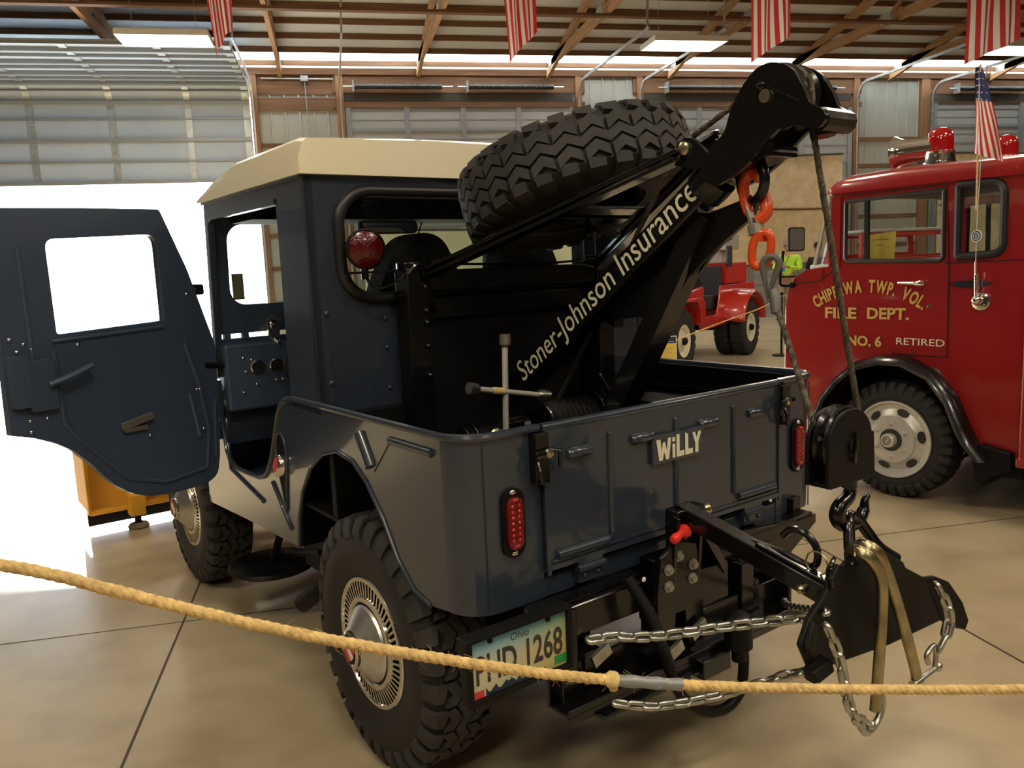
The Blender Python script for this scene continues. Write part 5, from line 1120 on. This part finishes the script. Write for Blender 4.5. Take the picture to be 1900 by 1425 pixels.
an = b.build('antenna_spring', M['chrome'], TRK); b = MB(); b.tube([(-.068, -.082-.4, 1.47), (-.075, -.085-.4, 1.75), (-.08, -.105-.4, 2.52)], .0024, 6); b.build('whip', M['boltgrey'], an)
b = MB(); b.lathe([(.034, -.002), (.034, .002), (0, .002)], (-.078, -.085-.4, 1.612), (-1, .3, .1), 20); b.m = 1; b.lathe([(.029, .003), (.021, .0035)], (-.079, -.085-.4, 1.612), (-1, .3, .1), 20); b.lathe([(.015, .0035), (.006, .0035)], (-.079, -.085-.4, 1.612), (-1, .3, .1), 16); b.build('antenna_medallion', [M['white'], M['navyprint']], an)
# interior
b = MB(); b.bx(.15, .75, -.62, -.10, .95, 1.12); b.bx(.15, .75, -.70, -.58, 1.10, 1.50); b.bx(.9, 1.5, -.62, -.10, .95, 1.12); b.bx(.9, 1.5, -.70, -.58, 1.10, 1.50); b.bx(.05, 1.6, .38, .52, 1.2, 1.42); b.build('bench_seat', M['seat'], TRK, 0, .03)
b = MB(); c = Vector((.42, .25, 1.44)); a, bb, dd = frame((0, -.35, 1)); b.tube([c+(a*cos(2*pi*i/26)+bb*sin(2*pi*i/26))*.21 for i in range(26)], .012, 7, closed=True); b.cyl(c, c-dd*.35, .02, 8); b.build('steering_wheel', M['satin'], TRK)
t = thing('window_notice', 'yellow paper notice standing inside the fire truck door window', 'notice', J2W((3.16, .56, 1.47)), RZ)
b = MB(); b.prism([[(-.10, 0), (.075, .0), (.085, .185), (-.105, .20)]], lambda u, v, w: (w+.03*v, u, v), .002)
b.m = 1
for i, (u0, u1) in enumerate(((-.06, .05), (-.03, .03), (.0, .0), (-.02, .02))): 
    if u1 > u0: b.bx(-.003+.005, -.002+.005, u0, u1, .15-i*.035, .156-i*.035)
b.build('notice_sheet', [M['paper'], M['greyprint']], t, 0)
# gold lettering
def door_text(body, size, y, z, m='gold', bold=.0030, sq=.8, name='door_lettering', shadow=True):
    T = place((-.0035, y-.4, z), (0, -1, 0), (0, 0, 1)); b = MB()
    if shadow: b.merge(text_mb(body, size, bold+.0018, sq), T); b.m = 1
    t2 = text_mb(body, size, bold, sq); t2.mi = [1 if shadow else 0]*len(t2.mi); b.merge(t2, Matrix.Translation((-.0012, 0, 0)) @ T)
    return b.build(name, [M['emblem'], M[m]] if shadow else [M[m]], TRK, 0)
def fit(body, size, y0, y1, z, **k):
    w = width(text_mb(body, size, .0022, 1.)); return door_text(body, size, y0, z, sq=(y0-y1)/w, **k)
fit('FIRE', .098, .897, .675, 1.128); fit('DEPT.', .098, .60, .330, 1.130); fit('NO. 6', .088, .730, .500, .955); fit('RETIRED', .060, .405, .105, .975, m='letter', bold=.0002, shadow=False)
b = MB(); cy, cz, Rr = .600, .655, .683; txt = 'CHIPPEWA TWP. VOL.'; ws_ = [width(text_mb(ch, .108, .0040, .80)) if ch not in ' .' else (.045 if ch == ' ' else .016) for ch in txt]; gap = .010
tot = sum(ws_)+gap*(len(txt)-1); a0 = math.atan2(1.0-cy, 1.262-cz); a1 = math.atan2(.215-cy, 1.235-cz); s = 0
for ch, w in zip(txt, ws_):
    f = (s+w/2)/tot; a = a0+(a1-a0)*f; s += w+gap
    if ch == ' ': continue
    rad = Vector((0, sin(a), cos(a))); xd = Vector((0, -cos(a), sin(a))); k = Rr*(a0-a1)/tot
    for sh in (1, 0):
        tm = text_mb(ch, .108, .0040+.0018*sh, .80*k); ww = [v[0] for v in tm.v]; tm.mi = [0 if sh else 1]*len(tm.mi)
        b.merge(tm, place(Vector((-.0035-(.0012 if not sh else 0), cy-.4, cz))+rad*(Rr-.040)-xd*(max(ww)+min(ww))/2, xd, rad))
b.build('arched_lettering', [M['emblem'], M['gold']], TRK, 0)
# the little flag on the antenna
AF = (3.02, -.10, 2.05); t = thing('antenna_flag', 'small stars and stripes flag tied to the fire truck antenna', 'flag', J2W(AF), RZ); b = MB(); n = 26; m = 16
def FP(u, v):
    w = .028+.125*v**.8; return (-.06+.025*sin(2.2*u*pi+v*3)*(.3+v)+.02*v, (.5-u)*w*1.05-.065*v+.012, .46-.47*v+.07*(u-.3)*v*-1)
for i in range(n):
    for j in range(m):
        u0, u1, v0, v1 = i/n, (i+1)/n, j/m, (j+1)/m; b.m = 2 if v1 <= .40 and i < 26 else (0 if (i//2) % 2 == 0 else 1); b.add([FP(u0, v0), FP(u1, v0), FP(u1, v1), FP(u0, v1)], [(0, 1, 2, 3)])
fc = b.build('flag_cloth', [M['flagred'], M['flagwhite'], M['flagblue']], t, 80, weld=True); b = MB()
for j in range(5):
    for i in range(4): p = Vector(FP((i+.5+.3*(j % 2))/4.5, .06+.075*j)); b.add([tuple(p+Vector((-.004, .0055*(1 if k % 2 else .42)*cos(pi/2+k*pi/5), .0055*(1 if k % 2 else .42)*sin(pi/2+k*pi/5)))) for k in range(10)], [tuple(range(10))])
b.build('flag_stars', M['flagwhite'], fc, 0); b = MB(); b.cyl((-.06, -.005, -.30), (-.062, .0, .47), .005, 8); b.build('flag_stick', M['rope'], t)
# ------------------------------------------------------------------ red jeep in the background
rz2 = 2.34; RJ = thing('red_jeep', 'red open jeep fire vehicle with dual rear wheels and grey box, behind the boom', 'jeep', (5.05, 9.70, 0), rz2)
b = MB(); WB = 2.30
sd = [(-.95, .62), (-.42, .60), (-.35, .55), (1.55, .50), (1.60, .62), (1.62, .95), (2.9, .95), (2.9, 1.02), (1.70, 1.12), (1.45, 1.14), (1.42, .78), (1.35, .70), (.90, .70), (.82, .80), (.70, 1.12), (-.95, 1.12)]
for s in (-1, 1): b.prism([sd], lambda u, v, w, s=s: (s*(.70-w), u, v), .03)
b.bx(-.68, .68, -.95, 1.6, .60, .64); b.bx(-.70, .70, 1.42, 1.46, .6, 1.14); b.bx(-.70, .70, -.97, -.93, .62, 1.12)
secs = []
for y, w, z in ((1.42, .60, 1.20), (1.7, .58, 1.24), (2.3, .48, 1.20), (2.85, .42, 1.12), (2.92, .40, 1.04)): secs.append([Vector((-w*(1 if i in (0, 8) else cos(pi*(i-.2)/8*1.02+.0) if False else (1-i/4)), y, z-.22*(abs(1-i/4))**3)) for i in range(9)]+[Vector((w, y, .70)), Vector((-w, y, .70))])
b.loft(secs); b.bx(-.60, .60, 2.92, 2.96, .62, 1.04)
for s in (-1, 1): b.prism([[(1.55, .92), (1.75, 1.0), (2.75, 1.0), (2.92, .93), (2.92, .78), (2.88, .78), (2.85, .90), (2.7, .955), (1.85, .955), (1.75, .85), (1.72, .62), (1.58, .62)]], lambda u, v, w, s=s: (s*(.42+w), u, v), .36)
RB = b.build('tub', M['redpaint2'], RJ, 30, .012)
b = MB(); secs = []
for s in (-1,):
    for i in range(13): t = pi*i/12; yy, zz = .56*cos(t), .62+.44*sin(t); secs.append([Vector((-.69, yy, zz)), Vector((-.98, yy*.98, zz-.02)), Vector((-1.02, yy*.95, zz-.06)), Vector((-1.0, yy*.93, zz-.07)), Vector((-.69, yy*.93, zz-.04))])
b.loft(secs); secs = []
for i in range(13): t = pi*i/12; yy, zz = .56*cos(t), .62+.44*sin(t); secs.append([Vector((.69, yy, zz)), Vector((.98, yy*.98, zz-.02)), Vector((1.02, yy*.95, zz-.06)), Vector((1.0, yy*.93, zz-.07)), Vector((.69, yy*.93, zz-.04))])
b.loft(secs); b.build('rear_wing', M['redpaint2'], RJ, 40)
b = MB(); b.bx(-.62, .62, -.80, .25, 1.13, 1.46); b.build('equipment_box', M['redpaint2'], RJ, 0, .01)
b = MB(); b.bx(-.45, .15, -.55, -.05, 1.46, 1.66); b.bx(-.55, .30, -.62, .05, 1.66, 1.93); b.build('grey_locker', M['greybox'], RJ, 0, .01)
b = MB(); b.bx(-.60, -.10, .42, .85, .78, .98); b.bx(-.60, -.10, .34, .46, .95, 1.42); b.bx(.10, .60, .42, .85, .78, .98); b.bx(.10, .60, .34, .46, .95, 1.42); c = Vector((-.33, 1.12, 1.22)); a, bb, d = frame((0, -.7, .7)); b.tube([c+(a*cos(2*pi*i/22)+bb*sin(2*pi*i/22))*.2 for i in range(22)], .014, 7, closed=True); b.cyl(c, c-d*.4, .025, 8); b.cyl((-.66, .2, 1.4), (-.66, .2, 1.72), .05, 10); b.build('seat', M['seat'], RJ, 30, .02)
b = MB(); b.prism([[(-.66, 1.14), (.66, 1.14), (.62, 1.46), (-.62, 1.46)], [(-.61, 1.19), (.61, 1.19), (.575, 1.42), (-.575, 1.42)]], lambda u, v, w: (u, 1.50+w+(1.14-v)*.2, v), .03); b.build('windscreen_frame', M['satin'], RJ, 0)
T2 = tyre_mb(.44, .22, .225, 24).mesh('red_jeep_wheel', [M['rubber'], M['rubber'], M['pale']], 34)
rm = MB(); rm.lathe([(.215, .085), (.228, .100), (.224, .106), (.205, .080), (.15, .055), (.09, .070), (.085, .085), (.04, .088), (0, .088)], (0, 0, 0), (-1, 0, 0), 32); rm.m = 1; rm.lathe([(.055, .088), (.05, .13), (.03, .145), (0, .146)], (0, 0, 0), (-1, 0, 0), 14); R2 = rm.mesh('ivory_rim', [M['pale'], M['satin']], 30)
for x, y in ((-.64, WB), (.64, WB), (-.58, 0), (-.84, 0), (.58, 0), (.84, 0)):
    w = obj('wheel', T2, RJ, (x, y, .438), (.3*y, 0, 0 if x < 0 else pi)); obj('ivory_rim', R2, w)
b = MB(); b.bx(-.35, .35, -.9, 2.8, .46, .58); b.cyl((-.6, 0, .44), (.6, 0, .44), .06, 10); b.cyl((-.6, WB, .44), (.6, WB, .44), .05, 10); b.bx(-.8, .8, 2.98, 3.06, .5, .62); b.build('chassis', M['satin'], RJ, 0)
# information sign
t = thing('information_sign', 'yellow information card with a dark header, on a stand by the red jeep front wheel', 'sign', (2.84, 5.65, 0), -.25)
b = MB(); b.cyl((0, .02, 0), (0, .02, .43), .012, 10); b.cyl((0, .02, 0), (0, .02, .015), .11, 18); b.build('stand', M['satin'], t)
b = MB(); b.bx(-.112, .112, -.004, .008, .415, .715); b.m = 1; b.bx(-.103, .103, -.006, -.004, .425, .63); b.m = 2; b.bx(-.103, .103, -.006, -.004, .635, .706); b.build('card', [M['white'], M['paper'], M['navyprint']], t, 0)
b = MB(); b.merge(text_mb('Jeeps', .038, .0005, 1.), place((-.09, -.0075, .674), (1, 0, 0), (0, 0, 1))); b.m = 1; b.merge(text_mb('Willys', .030, .0003, 1.), place((-.09, -.0075, .600), (1, 0, 0), (0, 0, 1))) 
k1 = len(b.f)
for i in range(6): b.bx(-.09, .06-.03*(i % 2), -.0072, -.0062, .578-i*.025, .582-i*.025)
b.m = 0; b.bx(-.09, .08, -.0072, -.0062, .650, .656); b.mi = [0 if i < 1 else m for i, m in enumerate(b.mi)]
b.build('card_print', [M['white'], M['greyprint']], t, 0)
# back barrier rope with its post
t = thing('rear_barrier_rope', 'thin pale barrier rope slanting past the red jeep side', 'rope', (3.0, 6.1, 0.5)); b = MB(); P = [Vector(q)-Vector((3.0, 6.1, .5)) for q in ((2.7, 5.75, .52), (3.3, 6.4, .585), (4.3, 7.25, .69), (5.3, 8.0, .80), (6.0, 8.62, .925))]
b.tube(catmull(P, 5), .008, 6); b.tube([P[-1], Vector((7.6, 8.9, .80))-Vector((3.0, 6.1, .5))], .008, 6); b.build('rope', M['rope'], t)
t = thing('barrier_post', 'slim black barrier post holding the thin rope behind the red jeep', 'post', (6.0, 8.62, 0)); b = MB(); b.cyl((0, 0, 0), (0, 0, .95), .016, 10); b.cyl((0, 0, 0), (0, 0, .02), .14, 18); b.ball((0, 0, .96), .025, 10, 6); b.build('pole', M['satin'], t)
# ------------------------------------------------------------------ two visitors near the back wall
def skin_mesh(name, pts, edges, sub=2):
    me = bpy.data.meshes.new('s'); me.from_pydata([p[:3] for p in pts], edges, []); o = bpy.data.objects.new('s', me); COL.objects.link(o)
    md = o.modifiers.new('k', 'SKIN'); 
    for i, v in enumerate(me.skin_vertices[0].data): r = pts[i][3]; v.radius = (r, pts[i][4] if len(pts[i]) > 4 else r)
    me.skin_vertices[0].data[0].use_root = True
    s = o.modifiers.new('d', 'SUBSURF'); s.levels = sub; s.render_levels = sub
    dg = bpy.context.evaluated_depsgraph_get(); dg.update(); out = bpy.data.meshes.new_from_object(o.evaluated_get(dg)); out.name = name
    bpy.data.objects.remove(o); bpy.data.meshes.remove(me)
    for p in out.polygons: p.use_smooth = True
    return out
def person(label, x, y, rz, shirt, legs, cap, hands_up=True):
    t = thing('person', label, 'person', (x, y, 0), rz)
    # local: faces -y
    H = [(0, 0, .96, .135, .11), (0, .01, 1.15, .135, .105), (0, .015, 1.34, .165, .11), (0, .01, 1.47, .07, .07), (0, 0, 1.55, .055, .058)]
    E = [(0, 1), (1, 2), (2, 3), (3, 4)]
    arms = {}
    for s in (-1, 1):
        k = len(H); hx = s*.06 if hands_up else s*.26
        el = (s*.25, -.02, 1.14); wr = (s*.09, -.27, 1.20) if hands_up else (s*.25, -.10, .92)
        H += [(s*.19, .01, 1.41, .055), (*el, .042), (*wr, .028), (wr[0]-s*.02 if hands_up else wr[0], wr[1]-.07 if hands_up else wr[1]-.02, wr[2]+.01 if hands_up else wr[2]-.08, .036, .018)]
        E += [(2, k), (k, k+1), (k+1, k+2), (k+2, k+3)]; arms[s] = H[-1]
        k = len(H); H += [(s*.10, 0, .86, .085), (s*.11, -.01, .50, .055), (s*.115, .02, .09, .04), (s*.125, -.10, .045, .04, .03)]; E += [(0, k), (k, k+1), (k+1, k+2), (k+2, k+3)]
    body = skin_mesh('body', H, E); hb = MB()
    hb.ball((0, -.01, 1.66), .105, 20, 14, (.76, .92, 1.12)); hb.ball((0, -.105, 1.645), .018, 8, 6, (.8, 1.2, 1.3)); hb.ball((0, -.094, 1.595), .024, 10, 5, (1.2, .4, .35))
    for s in (-1, 1): hb.ball((s*.082, .005, 1.655), .024, 8, 6, (.35, .7, 1)); hb.ball((s*.032, -.098, 1.675), .011, 8, 5)
    for s in (-1, 1):
        w = Vector(arms[s][:3])
        for i in range(4):
            o = Vector((s*(.0), -.03, .022-.015*i)) if hands_up else Vector((0, .022-.015*i, -.03)); dirv = Vector((-s*.55, -.75, 0)) if hands_up else Vector((-s*.1, -.1, -1)); L = (.055, .065, .06, .048)[i]
            hb.tube([w+o*.6, w+o+dirv*L*.6, w+o+dirv*L+(Vector((-s*.02, .015, 0)) if hands_up else Vector((-s*.012, -.01, 0)))], .009, 6, rs=[.010, .009, .007])
        hb.tube([w+Vector((-s*.015, 0, .02)), w+Vector((-s*.05, -.02, .045))], .009, 6, rs=[.011, .008])
    me = hb.mesh('h', [M['skin']], 60); bm = bmesh.new(); bm.from_mesh(body); bm.from_mesh(me); bm.to_mesh(body); bm.free(); bpy.data.meshes.remove(me)
    body.materials.clear(); body.materials.append(M['skin'])
    for p in body.polygons: p.use_smooth = True
    obj('body', body, t)
    sh = [(0, 0, .93, .150, .125), (0, .01, 1.15, .148, .12), (0, .015, 1.34, .178, .122), (0, .01, 1.45, .085, .08)]; se = [(0, 1), (1, 2), (2, 3)]
    for s in (-1, 1):
        k = len(sh); el = (s*.25, -.02, 1.14); wr = (s*.10, -.255, 1.196) if hands_up else (s*.25, -.06, 1.02); sh += [(s*.19, .01, 1.41, .068), (*el, .056)]; se += [(2, k), (k, k+1)]
        if hands_up: sh += [(*wr, .042)]; se += [(k+1, k+2)]
    o = obj('shirt', skin_mesh('shirt', sh, se), t); o.data.materials.append(shirt)
    tr = [(0, 0, .93, .148, .122)]; te = []
    for s in (-1, 1): k = len(tr); tr += [(s*.10, 0, .82, .098), (s*.11, -.01, .50, .072), (s*.115, .02, .10, .060)]; te += [(0, k), (k, k+1), (k+1, k+2)]
    o = obj('trousers', skin_mesh('trousers', tr, te), t); o.data.materials.append(legs)
    b = MB()
    for s in (-1, 1): b.ball((s*.122, -.055, .045), .055, 12, 8, (.95, 2.4, .85)); b.box((s*.122, -.055, .012), (.095, .26, .022))
    b.build('shoes', M['shoe'], t); b = MB(); b.ball((0, .018, 1.672), .108, 18, 10, (.80, .90, 1.02)); b.build('hair', M['hair'], t)
    b = MB(); b.lathe([(.092, -.02), (.095, .02), (.085, .065), (.05, .095), (0, .102)], (0, -.002, 1.715), (0, 0, 1), 20); b.prism([[(-.075, -.06), (.075, -.06), (.066, -.135), (.03, -.165), (-.03, -.165), (-.066, -.135)]], lambda u, v, w: (u, v, 1.703+w+v*.1), .012); b.build('cap', cap, t)
    b = MB(); b.lathe([(.157, -.02), (.158, .02)], (0, 0, .975), (0, 0, 1), 20); b.build('belt', M['blackcloth'], t)
    if hands_up: b = MB(); b.tube([(-.06, -.10, 1.45), (-.02, -.155, 1.30), (.0, -.22, 1.20)], .006, 5); b.tube([(.06, -.10, 1.45), (.02, -.155, 1.30), (.0, -.22, 1.20)], .006, 5); b.m = 1; b.bx(-.04, .04, -.315, -.30, 1.10, 1.19); b.build('lanyard', [M['blackcloth'], M['blue']], t)
    return t
pl_ = person('person in lime shirt, khaki trousers and tan cap looking down at their hands', 9.86, 14.9, -.85, M['hi'], M['khaki'], M['cap']); pl_.scale = (1.22, 1.18, 1.05)
person('person in black shirt and black cap behind the fire truck windscreen', 10.72, 15.0, -.9, M['blackcloth'], M['khaki'], M['blackcloth'], False)
# ------------------------------------------------------------------ red pickup seen through the fire truck windows
t = thing('red_pickup', 'old red vehicle seen through the fire truck windows', 'vehicle', (9.80, 10.7, 0), -.12)
b = MB(); b.bx(-.95, .95, -.1, 1.35, .55, 1.42); b.bx(-.90, .90, -1.6, -.1, .55, 1.30); b.prism([[(-.95, 1.42), (.95, 1.42), (.90, 1.86), (.84, 1.90), (-.84, 1.90), (-.90, 1.86)], [(-.86, 1.46), (.86, 1.46), (.82, 1.80), (-.82, 1.80)]], lambda u, v, w: (u, -.05+w+(v-1.42)*.2, v), .06)
b.prism([[(-.95, 1.42), (.95, 1.42), (.90, 1.86), (-.90, 1.86)], [(-.80, 1.50), (.80, 1.50), (.76, 1.80), (-.76, 1.80)]], lambda u, v, w: (u, 1.25+w, v), .06); b.build('body', M['redpaint2'], t, 0, .03)
b = MB(); b.bx(-.88, .88, .0, 1.32, 1.88, 1.94); b.build('roof', M['greybox'], t, 0, .02)
for x in (-.82, .82):
    for y in (-1.0, .9): obj('wheel', TYRE, t, (x, y, .403), (0, 0, 0 if x < 0 else pi))
b = MB(); b.bx(-.4, .4, -1.6, 1.3, .42, .56); b.cyl((-.8, -1., .4), (.8, -1., .4), .05); b.cyl((-.8, .9, .4), (.8, .9, .4), .05); b.build('chassis', M['satin'], t, 0)
